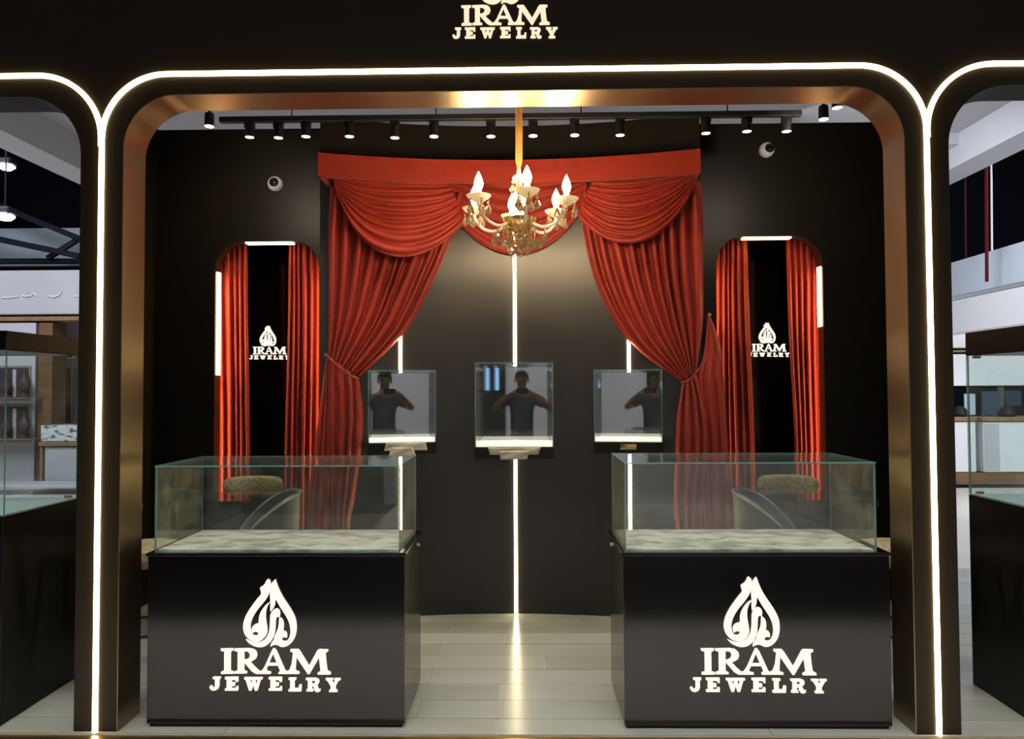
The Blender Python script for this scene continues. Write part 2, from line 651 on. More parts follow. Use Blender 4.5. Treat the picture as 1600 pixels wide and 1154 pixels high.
def solid(o, t=.004):
    md = o.modifiers.new('thickness', 'SOLIDIFY')
    md.thickness = t
    md.offset = 0
    return o


def px_floor(px, y, z=.015):
    """photo row of height z at depth y under column px"""
    lo, hi = 600, 1400
    for _ in range(40):
        mid = (lo + hi) / 2
        if at(px, mid, y).z > z: lo = mid
        else: hi = mid
    return lo


# pelmet
pz0, pz1 = at(805, 286, 1.44).z, at(805, 250, 1.44).z
pel = curved_slab(WX - 1.19, WX + 1.19, -.255, -.23, pz0, pz1, 40)
pel.box(WX - 1.19, WX - 1.165, wall_y(WX - 1.19) - .245, wall_y(WX - 1.19) - .001, pz0, pz1)
pel.box(WX + 1.165, WX + 1.19, wall_y(WX + 1.19) - .245, wall_y(WX + 1.19) - .001, pz0, pz1)
tag(pel.build('pelmet', m_pelmet, smooth=True), 'long red velvet pelmet board bowed along the top of the curved wall', 'pelmet')

# tied-back drapes
t0 = empty('tied_curtain', at(540, 970, 1.4), label='red velvet curtain tied back on the left of the curved wall', cat='curtain', group='big tied-back curtains')
t0.location.z = 0
t0.location.x = at(540, 900, 1.42).x
base_l = t0.location.copy()


def put(o, t):
    """parent without moving"""
    o.parent = t
    o.matrix_parent_inverse = Matrix.Translation(-t.location)
    return o


fz = lambda px: px_floor(px, 1.38)
L1 = [(517, 284), (513, 350), (513, 420), (513, 490), (512, 556)]
R1 = [(728, 300), (712, 354), (683, 425), (636, 515), (561, 590)]
o = cloth(L1, R1, folds(10, 3, .5, 1.6), lambda t: .10 - .065 * t, .025, 70, 240, .012, .012, 0).build('drape', m_velvet, smooth='all')
put(solid(o), t0)
L2 = [(514, 556), (514, 610), (513, 680), (515, 760), (517, 830), (518, fz(518))]
R2 = [(561, 591), (567, 640), (565, 700), (556, 770), (547, 828), (548, fz(548))]
o = cloth(L2, R2, folds(4, 8), lambda t: .04 + .02 * t, .04, 90, 80, .03, .015, 0, wrinkle=.004).build('gathered_fall', m_velvet2, smooth='all')
put(solid(o), t0)
L3 = [(509, 560), (503, 610), (494, 680), (485, 750), (478, 830), (474, fz(474))]
R3 = [(514, 560), (516, 610), (517, 680), (519, 750), (520, 830), (520, fz(520))]
o = cloth(L3, R3, folds(3, 5), lambda t: .008 + .04 * t, .025, 60, 50, .02, .0, 0, wrinkle=.002).build('side_fall', m_velvet2, smooth='all')
put(solid(o), t0)
pts = [poly_at([(510, 556), (530, 574), (548, 587), (561, 593)], k / 10) for k in range(11)]
mb = MB().tube([at(p.x, p.y, 1.33) for p in pts], .007, 8)
put(mb.build('tieback', m_cord, smooth=True), t0)
hk = at(511, 556, 1.36)
mb = MB().tube([hk + Vector((0, .10, 0)), hk, hk + Vector((0, -.03, .008))], [.006, .006, .012], 10)
put(mb.build('hook', m_brass, smooth=True), t0)

t1 = empty('tied_curtain', (at(1080, 900, 1.42).x, at(1080, 900, 1.42).y, 0), label='red velvet curtain tied back on the right of the curved wall', cat='curtain', group='big tied-back curtains')
L1 = [(905, 300), (912, 368), (936, 455), (985, 536), (1066, 597)]
R1 = [(1095, 282), (1099, 340), (1099, 420), (1099, 500), (1088, 582)]
o = cloth(L1, R1, folds(10, 11, .5, 1.6), lambda t: .10 - .065 * t, .025, 70, 240, .012, .012, 0).build('drape', m_velvet, smooth='all')
put(solid(o), t1)
L2 = [(1066, 598), (1058, 650), (1054, 720), (1053, 790), (1056, 840), (1056, fz(1056))]
R2 = [(1088, 584), (1102, 640), (1108, 690), (1104, 750), (1101, 830), (1100, fz(1100))]
o = cloth(L2, R2, folds(4, 18), lambda t: .04 + .02 * t, .045, 90, 80, .03, .015, 0, wrinkle=.004).build('gathered_fall', m_velvet2, smooth='all')
put(solid(o), t1)
L3 = [(1106, 492), (1100, 550), (1090, 600), (1098, 670), (1100, 760), (1102, 840), (1102, fz(1102))]
R3 = [(1108, 492), (1126, 540), (1131, 600), (1136, 670), (1143, 760), (1150, 840), (1152, fz(1152))]
o = cloth(L3, R3, folds(3, 25), lambda t: .006 + .05 * t, .03, 70, 60, .02, .01, 0, wrinkle=.003).build('side_fall', m_velvet2, smooth='all')
put(solid(o), t1)
pts = [poly_at([(1064, 598), (1076, 594), (1088, 582), (1105, 560)], k / 10) for k in range(11)]
mb = MB().tube([at(p.x, p.y, 1.31) for p in pts], .006, 8)
put(mb.build('tieback', m_cord, smooth=True), t1)
hk = at(1107, 494, 1.42)
mb = MB().tube([hk + Vector((0, .06, 0)), hk, hk + Vector((0, -.03, .008))], [.006, .006, .012], 10)
put(mb.build('hook', m_brass, smooth=True), t1)


# swags
def bez(p0, p1, p2, p3, u):
    return p0 * (1 - u) ** 3 + 3 * p1 * u * (1 - u) ** 2 + 3 * p2 * u * u * (1 - u) + p3 * u ** 3


def swag(La, Lb, Ra, Rb, c1, c2, nf, off, seed, label, bulge=.035, amp=.03):
    """La-Lb / Ra-Rb: where the top and bottom line end; c1, c2: control points of the bottom line"""
    h = folds(nf, seed, .7, 1.3)
    La, Lb, Ra, Rb, c1, c2 = [Vector(p) for p in (La, Lb, Ra, Rb, c1, c2)]
    rows = []
    nr, nc = nf * 14, 60
    for i in range(nr + 1):
        t = i / nr
        A, B = La.lerp(Lb, t), Ra.lerp(Rb, t)
        g = t ** 1.15
        C1 = (A.lerp(B, .33)).lerp(c1, g)
        C2 = (A.lerp(B, .67)).lerp(c2, g)
        row = []
        for j in range(nc + 1):
            u = j / nc
            p = bez(A, C1, C2, B, u)
            tt = t + .02 * math.sin(6 * u + seed)
            env = math.sin(PI * min(max(u, .0), 1)) ** .5
            d = amp * h(tt) * (.35 + .65 * env) + bulge * math.sin(PI * u) * (.3 + .7 * math.sin(PI * min(t * .75 + .1, 1)))
            x0 = at(p.x, p.y, 1.45).x
            row.append(at(p.x, p.y, wall_y(max(min(x0, 1.2), -1.25)) - off - d))
        rows.append(row)
    o = MB().grid(rows).build('swag', m_velvet, smooth='all')
    solid(o)
    return tag(o, label, 'swag', 'red velvet swags under the pelmet')


swag((700, 281), (690, 300), (914, 281), (922, 300), (745, 430), (868, 430), 7, .03, 21, 'middle red velvet swag hanging behind the chandelier', .0, .014)
swag((519, 277), (522, 286), (700, 283), (729, 346), (560, 425), (655, 430), 8, .14, 4, 'red velvet swag draped across the top of the left curtain')
swag((925, 283), (902, 336), (1083, 272), (1091, 277), (950, 400), (1040, 405), 9, .14, 9, 'red velvet swag draped across the top of the right curtain')

# niche curtains
for px0, px1, q0, q1, lab, sd in (
        (326, 386, 326, 391, 'red curtain hanging in the left niche, on the side away from the big curtain', 31),
        (452, 506, 445, 506, 'red curtain hanging in the left niche, next to the big tied curtain', 32),
        (1110, 1167, 1110, 1180, 'red curtain hanging in the right niche, next to the big tied curtain', 33),
        (1228, 1296, 1243, 1296, 'red curtain hanging in the right niche, on the side away from the big curtain', 34)):
    yb = PY + .21
    pyb = px_floor((px0 + px1) / 2, yb, .04)
    L = [(px0, 362), (px0 + (q0 - px0) * .3, 520), (q0, 720), (q0, pyb)]
    R = [(px1, 362), (px1 + (q1 - px1) * .4, 520), (q1, 720), (q1, pyb)]
    o = cloth(L, R, folds(7, sd), .055, 0, 50, 80, .02, 0, 0, ydepth=yb, seed=sd, wrinkle=.002).build('niche_curtain', m_velvet, smooth='all')
    solid(o)
    tag(o, lab, 'curtain', 'curtains in the niches')

# ------------------------------------------------------------------ the illuminated signs
K = 6.957
LET = {
    'I': [[(183, 80), (318, 78), (318, 100), (290, 112), (290, 320), (328, 332), (328, 352), (188, 354), (188, 332), (222, 322), (222, 112), (183, 100)]],
    'R': [[(333, 80), (490, 76), (545, 86), (578, 115), (585, 150), (572, 188), (535, 212), (505, 222), (560, 280), (610, 325), (640, 332), (640, 352), (575, 352), (530, 325), (440, 222), (440, 318), (472, 330), (472, 348), (338, 350), (338, 330), (372, 318), (372, 112), (333, 100)],
          [(440, 105), (480, 108), (503, 128), (508, 155), (495, 185), (465, 198), (440, 200)]],
    'A': [[(762, 75), (782, 80), (800, 105), (895, 315), (920, 330), (920, 352), (825, 352), (825, 335), (845, 322), (820, 262), (708, 262), (688, 305), (700, 325), (737, 332), (737, 352), (600, 352), (600, 335), (640, 318), (672, 270), (735, 130)],
          [(762, 128), (808, 236), (718, 236)]],
    'M': [[(955, 85), (1040, 85), (1062, 110), (1160, 265), (1250, 100), (1270, 85), (1370, 88), (1370, 110), (1342, 120), (1347, 200), (1362, 315), (1400, 335), (1400, 358), (1258, 358), (1258, 340), (1290, 322), (1272, 175), (1166, 355), (1150, 355), (1020, 165), (1010, 305), (1022, 322), (1053, 332), (1053, 352), (905, 352), (905, 335), (945, 310), (970, 240), (985, 120), (955, 108)]],
    'J': [[(97, 388), (180, 388), (180, 408), (165, 415), (165, 490), (150, 522), (115, 537), (80, 530), (62, 505), (66, 485), (88, 485), (95, 505), (112, 508), (122, 490), (122, 415), (97, 408)]],
    'E': [[(232, 390), (375, 388), (375, 440), (358, 440), (345, 418), (302, 418), (302, 448), (340, 448), (340, 485), (302, 485), (302, 512), (345, 512), (358, 490), (375, 490), (375, 535), (232, 535), (232, 515), (252, 512), (252, 415), (232, 410)]],
    'W': [[(445, 392), (645, 392), (645, 412), (625, 418), (590, 535), (565, 535), (546, 470), (525, 535), (500, 535), (462, 418), (445, 412)], [(508, 418), (535, 418), (519, 478)], [(563, 418), (595, 418), (578, 478)]],
    'L': [[(937, 395), (1018, 395), (1018, 415), (1000, 420), (1000, 510), (1045, 510), (1055, 470), (1078, 470), (1075, 542), (937, 542), (937, 522), (955, 518), (955, 420), (937, 415)]],
    'r': [[(1128, 398), (1235, 398), (1268, 412), (1275, 440), (1262, 465), (1240, 475), (1258, 490), (1262, 515), (1275, 520), (1288, 515), (1285, 540), (1260, 550), (1235, 545), (1220, 520), (1215, 490), (1200, 485), (1192, 485), (1192, 515), (1208, 522), (1208, 542), (1135, 542), (1135, 522), (1150, 515), (1150, 420), (1128, 418)],
          [(1192, 425), (1225, 425), (1232, 440), (1225, 458), (1192, 460)]],
    'Y': [[(1348, 400), (1425, 400), (1425, 418), (1412, 424), (1430, 455), (1450, 424), (1440, 418), (1440, 400), (1508, 400), (1508, 418), (1490, 424), (1455, 485), (1455, 520), (1475, 528), (1475, 547), (1385, 547), (1385, 528), (1403, 520), (1403, 485), (1365, 424), (1348, 418)]],
}
EMB = [
    [(450, 78), (430, 95), (415, 135), (390, 170), (330, 205), (345, 250), (357, 300), (310, 350), (240, 440), (170, 540), (115, 640), (85, 740), (82, 820), (105, 900), (150, 960), (210, 1000), (280, 1015), (340, 1005), (390, 970), (425, 920), (442, 870), (440, 810), (428, 740), (417, 670), (415, 600), (425, 530), (450, 470), (482, 425), (440, 445), (390, 500), (345, 570), (322, 640), (318, 700), (318, 745), (285, 748), (245, 765), (217, 800), (210, 845), (225, 890), (250, 868), (290, 865), (316, 885), (305, 915), (265, 928), (228, 918), (203, 885), (188, 830), (185, 770), (205, 690), (245, 610), (300, 530), (370, 450), (430, 370), (470, 290), (488, 220), (492, 150), (478, 100)],
    [(560, 85), (575, 130), (595, 190), (640, 290), (700, 390), (770, 490), (830, 590), (870, 680), (883, 780), (880, 870), (860, 950), (820, 1020), (765, 1070), (700, 1095), (650, 1090), (615, 1070), (575, 1058), (535, 1065), (495, 1090), (500, 1050), (520, 1015), (550, 975), (555, 935), (575, 890), (605, 830), (620, 760), (622, 700), (628, 655), (660, 670), (685, 720), (690, 780), (680, 855), (715, 860), (740, 895), (738, 955), (700, 945), (665, 960), (660, 985), (685, 1008), (730, 1008), (765, 980), (790, 920), (798, 850), (785, 760), (750, 670), (700, 590), (640, 500), (590, 410), (565, 368), (557, 410), (555, 450), (545, 495), (520, 535), (492, 568), (489, 500), (492, 430), (486, 350), (484, 280), (495, 200), (508, 145), (535, 105)],
    [(125, 980), (170, 1005), (230, 1025), (300, 1030), (360, 1015), (410, 980), (450, 925), (475, 860), (485, 780), (487, 700), (490, 615), (510, 572), (540, 535), (575, 520), (610, 530), (632, 570), (633, 620), (622, 652), (600, 640), (575, 655), (568, 700), (565, 770), (560, 850), (545, 920), (515, 990), (470, 1045), (410, 1085), (340, 1098), (270, 1088), (200, 1055), (155, 1020)],
]


def soften(p):
    out = []
    n = len(p)
    for i in range(n):
        a, b, c = Vector(p[i - 1]), Vector(p[i]), Vector(p[(i + 1) % n])
        if (a - b).angle(c - b) < math.radians(95):
            out.append(b)
        else:
            out += [b.lerp(a, .25), b.lerp(c, .25)]
    return [tuple(v) for v in out]


SIGN_PARTS = []
REFX, REFY = 1183.0, 990.0
for key, sx in (('I', 0), ('R', 0), ('A', 0), ('M', 0), ('J', 0), ('E', 0), ('W', 0), ('E', 485), ('L', 0), ('r', 0), ('Y', 0)):
    loops = [[((1070 + (x + sx) / K - REFX), -(1000 + y / K - REFY)) for x, y in l] for l in LET[key]]
    SIGN_PARTS.append(('letter', loops))
for st in EMB:
    SIGN_PARTS.append(('emblem_stroke', [[((1174.2 + (x - 482.5) / 9.62 * 1.02 - REFX), -(901.8 + (y - 78) / 9.62 * 1.012 - REFY)) for x, y in soften(st)]]))
_sign_mesh = {}


def sign(ref, scale, label, group, m=None):
    t = empty('illuminated_sign', ref, 0, label, 'sign', group)
    for i, (nm, loops) in enumerate(SIGN_PARTS):
        k = (i, round(scale, 5))
        if k not in _sign_mesh:
            _sign_mesh[k] = MB().prism([[(x * scale, z * scale) for x, z in l] for l in loops], -.010 - .0003 * (i % 3), -.0008).mesh(nm, m or m_sign)
        link(nm, _sign_mesh[k], t)
    return t


CF = .043                     # counter fronts
PXM = 1 / 347.2
sr = at(1183, 990, CF)
sl = at(431.0, 990.8, CF)
sign(at(789, -7.6, 0), .8 * 3.204 / FPX, 'illuminated IRAM JEWELRY sign with drop emblem high on the facade over the arch', 'shop signs', m_sign_dim)
sign(sl, 3.247 / FPX * .98, 'illuminated IRAM JEWELRY sign on the front of the left display counter', 'shop signs')
sign(sr, 3.247 / FPX, 'illuminated IRAM JEWELRY sign on the front of the right display counter', 'shop signs')
sign(at(421.5, 535, PY + .595), .303 * 5.8 / FPX, 'small glowing IRAM JEWELRY sign between the curtains of the left niche', 'shop signs')
sign(at(1201, 530.5, PY + .595), .303 * 5.8 / FPX, 'small glowing IRAM JEWELRY sign between the curtains of the right niche', 'shop signs')

# ------------------------------------------------------------------ display counters and their glass cases
CZ = at(431, 863.5, CF).z
CBK = .544


def counter(px0, px1, label, side):
    x0, x1 = at(px0, 1000, CF).x, at(px1, 1000, CF).x
    t = empty('display_counter', ((x0 + x1) / 2, (CF + CBK) / 2, 0), 0, label, 'counter', 'black display counters')
    w, d = (x1 - x0) / 2, (CBK - CF) / 2
    MB().box(-w + .012, w - .012, -d + .008, d - .012, .0005, .016).build('plinth', m_matte, t)
    MB().rbox(-w, w, -d, d, .0145, CZ - .014, .0025, 2).build('body', m_gloss, t)
    MB().rbox(-w - .008, w + .008, -d - .006, d + .012, CZ - .0138, CZ, .003, 2).build('top_ledge', m_gloss, t)
    s = w + .002 if side > 0 else -w - .002
    MB().lathe([(.0, 0), (.009, 0), (.009, .006), (0, .007)], 12, (0, 0, 0)).build('lock', m_brass, t, True, loc=(s, .16, CZ - .05), rot=(0, PI / 2 * side, 0))
    return t, x0, x1


cl, clx0, clx1 = counter(230, 632, 'glossy black display counter with lit sign, left of the walkway', 1)
cr, crx0, crx1 = counter(975, 1392, 'glossy black display counter with lit sign, right of the walkway', -1)


def pane(mb_args, parent, name='pane', m=None):
    return MB().box(*mb_args, mi=0, edge=1).build(name, [m or m_pane, m_edge], parent)


def velvet_pad(w, d, seed, parent, name='velvet_pad', z0=.0):
    rnd = random.Random(seed)
    ph = [rnd.uniform(0, 6.28) for _ in range(8)]
    rows = []
    for i in range(25):
        v = -d + 2 * d * i / 24
        row = []
        for j in range(61):
            u = -w + 2 * w * j / 60
            edge = min(1, (w - abs(u)) / .03, (d - abs(v)) / .03)
            z = .010 + edge * (.004 * math.sin(22 * u + 9 * v + ph[0]) * math.sin(9 * u - 17 * v + ph[1]) + .003 * math.sin(51 * u + 33 * v + ph[2]) + .003)
            row.append((u, v, z0 + z))
        rows.append(row)
    mb = MB().grid(rows)
    mb.box(-w, w, -d, d, z0 + .0005, z0 + .0098)
    return mb.build(name, m_grey, parent, smooth=True)


def glass_case(px0, px1, py_top, y0, y1, label, seed):
    G = .006
    x0, x1 = at(px0, 800, y0).x, at(px1, 800, y0).x
    h = at((px0 + px1) / 2, py_top, y0).z - CZ
    t = empty('glass_case', ((x0 + x1) / 2, (y0 + y1) / 2, CZ + .0006), 0, label, 'display case', 'glass cases on the counters')
    w, d = (x1 - x0) / 2, (y1 - y0) / 2
    pane((-w, w, -d, -d + G, 0, h - G - .001), t)
    pane((-w, w, d - G, d, 0, h - G - .001), t)
    pane((-w, -w + G, -d + G + .001, d - G - .001, 0, h - G - .001), t, m=m_pane_led_haze)
    pane((w - G, w, -d + G + .001, d - G - .001, 0, h - G - .001), t, m=m_pane_led_haze)
    pane((-w - .002, w + .002, -d - .002, d + .002, h - G, h), t, 'top_pane')
    velvet_pad(w - G - .004, d - G - .004, seed, t)
    return t


glass_case(242, 625, 727, .052, .535, 'long glass display case with grey velvet bed on the left counter', 5)
glass_case(976, 1369, 722, .052, .535, 'long glass display case with grey velvet bed on the right counter', 6)

# ------------------------------------------------------------------ glass cubes on the curved wall
m_mirror = mat('dark_mirror', (.36, .355, .38), .02, metal=1.0)
m_tray = mat('lit_tray', (.8, .78, .68), .5, emit=(1.0, .95, .78), estr=.9)


def wall_case(px0, px1, py0, py1, ztheta, depth, label):
    pc = (px0 + px1) / 2
    xg = at(pc, 600, 1.62).x
    yf = wall_y(xg) - depth
    F = at(pc, py1, yf)
    ct, st = math.cos(ztheta), math.sin(ztheta)
    w = (at(px1, py1, yf).x - at(px0, py1, yf).x) / 2 / ct
    h = at(pc, py0, yf).z - F.z
    t = empty('wall_case', F, ztheta, label, 'display case', 'glass cubes on the curved wall')
    G = .006
    D = depth
    pane((-w, w, 0, G, 0, h - G - .001), t)
    pane((-w, -w + G, G + .001, D, 0, h - G - .001), t)
    pane((w - G, w, G + .001, D, 0, h - G - .001), t)
    pane((-w, w, 0, D, h - G, h), t, 'top_pane')
    MB().box(-w + G + .001, w - G - .001, D - .014, D - .006, .012, h - G - .002).build('mirror_back', m_mirror, t)
    MB().rbox(-w + G + .001, w - G - .001, G + .001, D - .002, .0006, .011, .002, 1).build('lit_tray', m_tray, t)
    MB().rbox(-w - .002, w + .002, -.002, D, -.072, -.0006, .003, 1).build('plinth', m_panel, t)
    return t, w, h


wc_l = wall_case(577, 680, 578, 691, math.radians(10.8), .36, 'smaller glass cube case on the wall, half behind the left tied curtain')
wc_c = wall_case(742, 865, 566, 698, math.radians(.4), .45, 'larger glass cube case in the centre of the curved wall')
wc_r = wall_case(929, 1034, 577, 690, math.radians(-9.6), .36, 'smaller glass cube case with brass plate, near the right tied curtain')


def sheet(t, x0, x1, z0, z1, y, label, seed, skew=.01):
    rnd = random.Random(seed)
    rows = []
    for i in range(7):
        v = i / 6
        row = []
        for j in range(13):
            u = j / 12
            x = x0 + (x1 - x0) * u + skew * (v - .5) * (1 if u > .5 else -1)
            row.append((x, y - .003 - .004 * abs(math.sin(4 * u + 3 * v + seed)) - .004 * v, z1 + (z0 - z1) * v))
        rows.append(row)
    mb = MB().grid([[t.matrix_basis @ Vector(p) for p in r] for r in rows])
    o = mb.build('paper_sheet', m_tape, smooth='all')
    md = o.modifiers.new('thickness', 'SOLIDIFY')
    md.thickness = .0012
    return tag(o, label, 'paper', 'papers taped under the glass cubes')


for t, _, _ in (wc_l, wc_c, wc_r):
    t.matrix_basis = Matrix.Translation(t.location) @ Matrix.Rotation(t.rotation_euler.z, 4, 'Z')
sheet(wc_l[0], -.105, .15, -.05, -.002, -.004, 'wide cream paper taped under the left glass cube', 1)
sheet(wc_l[0], -.075, .075, -.085, -.03, -.014, 'narrow cream paper hanging lower under the left glass cube', 2, .02)
sheet(wc_c[0], -.155, .155, -.046, -.002, -.004, 'wide cream paper taped under the centre glass cube', 3, -.014)
sheet(wc_c[0], -.09, .085, -.075, -.022, -.014, 'narrow cream paper hanging lower under the centre glass cube', 4, -.014)
bp = MB().rbox(-.048, .05, -.0075, -.0028, -.047, -.012, .002, 2)
for sx in (-.038, .04):
    bp.lathe([(0, 0), (.004, 0), (.004, .001)], 8, (sx, -.0085, -.03))
bp.build('brass_plate', m_brass, wc_r[0], True)


# wall led strips, hidden where the cubes hang in front of them
def wall_led(px, pyt, label, z0=.004, group='vertical LED strips on the curved wall'):
    x = at(px, 640, 1.65).x
    y = wall_y(x)
    zt = at(px, pyt, y).z
    th = -math.asin((x - WX) / WR)
    t = empty('led_strip', (x, y, z0), th, label, 'led light', group)
    w, h = .021, .011
    rows = []
    for z in (0, zt - z0):
        rows.append([(-w / 2, -.0008, z), (-w / 2, -h * .7, z), (-w / 4, -h, z), (w / 4, -h, z), (w / 2, -h * .7, z), (w / 2, -.0008, z)])
    MB().grid(rows, closed=True).build('diffuser', m_led_wall, t)
    return t


wall_led(805, 300, 'vertical LED strip down the middle of the curved wall under the chandelier')
wall_led(627, 470, 'vertical LED strip running down behind the left glass cube')
wall_led(982, 470, 'vertical LED strip running down behind the right glass cube')

# ------------------------------------------------------------------ cctv domes
for px, py, lab, rx in ((431, 288, 'white dome camera on the black panel over the left niche', -.05), (1197, 235, 'white dome camera on the black panel over the right niche', .12)):
    p = at(px, py, PY - .005)
    t = empty('dome_camera', p, 0, lab, 'camera', 'dome cameras')
    MB().lathe([(.0, .005), (.052, .005), (.054, -.012), (.050, -.032), (.034, -.045), (.0, -.05)][::-1], 28).build('housing', m_white, t, True, rot=(-PI / 2, 0, 0))
    pr = [(.034 * math.cos(a), -.043 - .024 * math.sin(a)) for a in [k * PI / 16 for k in range(9)]]
    MB().lathe([(r if r > 1e-4 else 0, z) for r, z in pr][::-1], 24).build('lens_dome', m_lens_dark, t, True, loc=(.004 + rx * .05, 0, .004), rot=(-PI / 2, 0, 0))

# ------------------------------------------------------------------ track lighting
ZR = at(800, 187, 1.10).z


def track(a, b, label):
    a, b = Vector(a), Vector(b)
    d = (b - a)
    t = empty('light_track', (a + b) / 2, math.atan2(d.y, d.x), label, 'track', 'lighting tracks')
    l = d.length / 2
    MB().rbox(-l, l, -.018, .018, 0, .034, .003, 1).build('rail', m_track, t)
    for k in range(4):
        x = -l + (k + .5) * l / 2
        MB().tube([(x, 0, .034), (x, 0, .6)], .004, 6).build('suspension_rod', m_steel, t)
    return t


track((-1.78, 1.10, ZR), (1.72, 1.10, ZR), 'black lighting track across the booth in front of the curved wall')
track((-1.80, .25, ZR + .06), (-1.80, 1.06, ZR + .06), 'black lighting track along the left side of the booth')
track((1.74, .25, ZR + .06), (1.74, 1.06, ZR + .06), 'black lighting track along the right side of the booth')
# cross beam that carries the chandelier
bm_ = MB().rbox(-2.4, 2.4, .53, .63, 3.3, 3.42, .004, 1).build('trim_2', m_matte)
tag(bm_, 'black cross beam above the booth', kind='structure')

SP = [(390, 214), (435, 215), (478, 213), (546, 213), (617, 215), (678, 213), (767, 213), (833, 212), (898, 211), (969, 211), (1103, 208), (1167, 205), (1229, 205)]
spots = [(px, py, 1.10, 'rear') for px, py in SP] + [(327, 197, .90, 'left'), (1287, 186, .80, 'right'), (1308, 168, .66, 'right')]
ordn = ['first', 'second', 'third', 'fourth', 'fifth', 'sixth', 'seventh', 'eighth', 'ninth', 'tenth', 'eleventh', 'twelfth', 'last']
sp_body = MB().lathe([(.0, .075), (.022, .075), (.026, .068), (.027, .006), (.029, 0), (.026, -.001), (.026, .004), (.0, .004)][::-1], 18).mesh('head', m_matte, True)
sp_lens = MB().lathe([(.0, -.006), (.014, -.004), (.0255, 0), (.025, .003), (0, .0035)], 18).mesh('lens', m_lens, True)
for i, (px, py, y, kind) in enumerate(spots):
    p = at(px, py, y)
    if kind == 'rear':
        lab = 'black track spotlight, %s from the left on the rear track' % ordn[i]
        zr = ZR
        aim = Vector((p.x * .95, .75, 0))
        if abs(p.x) < .5: aim = Vector((p.x * 1.1, .6, 0))
    else:
        lab = {'left': 'black track spotlight alone on the left side track', 'right': 'black track spotlight on the right side track, %s' % ('nearer the corner of the arch' if py < 180 else 'farther from the corner of the arch')}[kind]
        zr = ZR + .06
        aim = Vector((-1.72, 2.0, 2.75)) if px < 400 else Vector((1.66, 2.0, 2.9)) if py > 180 else Vector((p.x * .8, p.y - .1, 0))
    t = empty('track_spotlight', (p.x, y, p.z), 0, lab, 'spotlight', 'track spotlights')
    q = (Vector(p) - aim).to_track_quat('Z', 'Y')
    tilt = q.to_matrix().to_4x4()
    tilt = (tilt if aim.z < 1 else Matrix.Rotation(math.radians(8), 4, 'X')) @ Matrix.Rotation(math.radians(-9), 4, 'X')
    e = tilt.to_euler()
    link('head', sp_body, t, rot=e)
    link('lens', sp_lens, t, loc=(0, 0, -.002), rot=e)
    hz = zr - p.z
    MB().box(-.028, .028, -.016, .016, hz - .035, hz - .0005).tube([(0, 0, hz - .03), (0, 0, .06)], .008, 8).build('adapter', m_matte, t, True)
    light('spot_lamp', 'SPOT', p + (aim - p).normalized() * .012 - Vector((0, 0, .004)), SPOT_W * (2.2 if aim.z > 1 else 1), (1.0, .84, .64), .02, aim=aim, cone=math.radians(95), blend=.8)

# ------------------------------------------------------------------ chandelier
cc = at(811, 300, .58)
ch = empty('chandelier', (cc.x, .58, 2.40), .14, 'gold and crystal candle chandelier glowing in front of the pelmet', 'chandelier')
MB().tube([(0, 0, .27), (0, 0, .31), (.002, .002, .5), (-.002, 0, .7), (.001, 0, .93)], [.008, .017, .018, .016, .017], 10).build('cord_sleeve', mat('gold_sleeve', (.46, .21, .035), .6, sheen=.2, bump=((40, 40, 20), .4, .01)), ch, True)
ch.scale = (1.1, 1.1, 1.0)
MB().lathe([(0, .275), (.008, .27), (.012, .24), (.03, .225), (.034, .21), (.014, .19), (.02, .15), (.036, .12), (.03, .08), (.014, .05), (.03, .03), (.05, .01), (.052, -.005), (.03, -.02), (.012, -.03), (.0, -.032)][::-1], 20).build('column', m_frost, ch, True)
MB().lathe([(.0, -.075), (.02, -.07), (.05, -.055), (.075, -.03), (.085, .0), (.08, .002), (.07, -.025), (.045, -.048), (.0, -.06)], 24).build('bowl', m_gold, ch, True)
MB().lathe([(0, -.115), (.012, -.11), (.016, -.095), (.008, -.08), (.0, -.076)], 14).build('finial', m_gold, ch, True)
drop_m = MB().lathe([(0, 0), (.0035, -.004), (.002, -.010), (.0045, -.016), (.002, -.022), (.006, -.030), (.0115, -.046), (.010, -.056), (0, -.064)][::-1], 8)
drop_m.v = [(x * 1.35, y * 1.35, z * 1.25) for x, y, z in drop_m.v]
drop_m = drop_m.mesh('crystal_drop', m_crystal)
ch_prof = []
for k in range(7):
    z = -k * .013
    ch_prof += [(.0008, z), (.0048, z - .0035), (.0048, z - .0085), (.0008, z - .012)]
chain_m = MB().lathe([(r, z) for r, z in ch_prof][::-1], 8).lathe([(0, -.092), (.008, -.102), (.016, -.120), (.0135, -.134), (0, -.144)][::-1], 8).mesh('crystal_chain', m_crystal)
arm_pts = [(.045, 0, .0), (.08, 0, -.035), (.13, 0, -.052), (.185, 0, -.035), (.225, 0, .01), (.238, 0, .055)]
ap = [poly_at(arm_pts, k / 16) for k in range(17)]
arm_m = MB().tube(ap, .0075, 8).mesh('arm', m_frost, True)
dish_m = MB().lathe([(0, .048), (.02, .05), (.048, .07), (.058, .084), (.05, .079), (.018, .056), (.0, .056)], 14).mesh('drip_dish', m_dish, True)
candle_m = MB().lathe([(.0, .058), (.014, .058), (.013, .115), (.0, .115)], 12).mesh('candle', m_dish, True)
flame_m = MB().lathe([(.008, .110), (.017, .126), (.021, .144), (.0165, .166), (.007, .190), (0, .206)], 12).mesh('bulb', m_bulb, True)
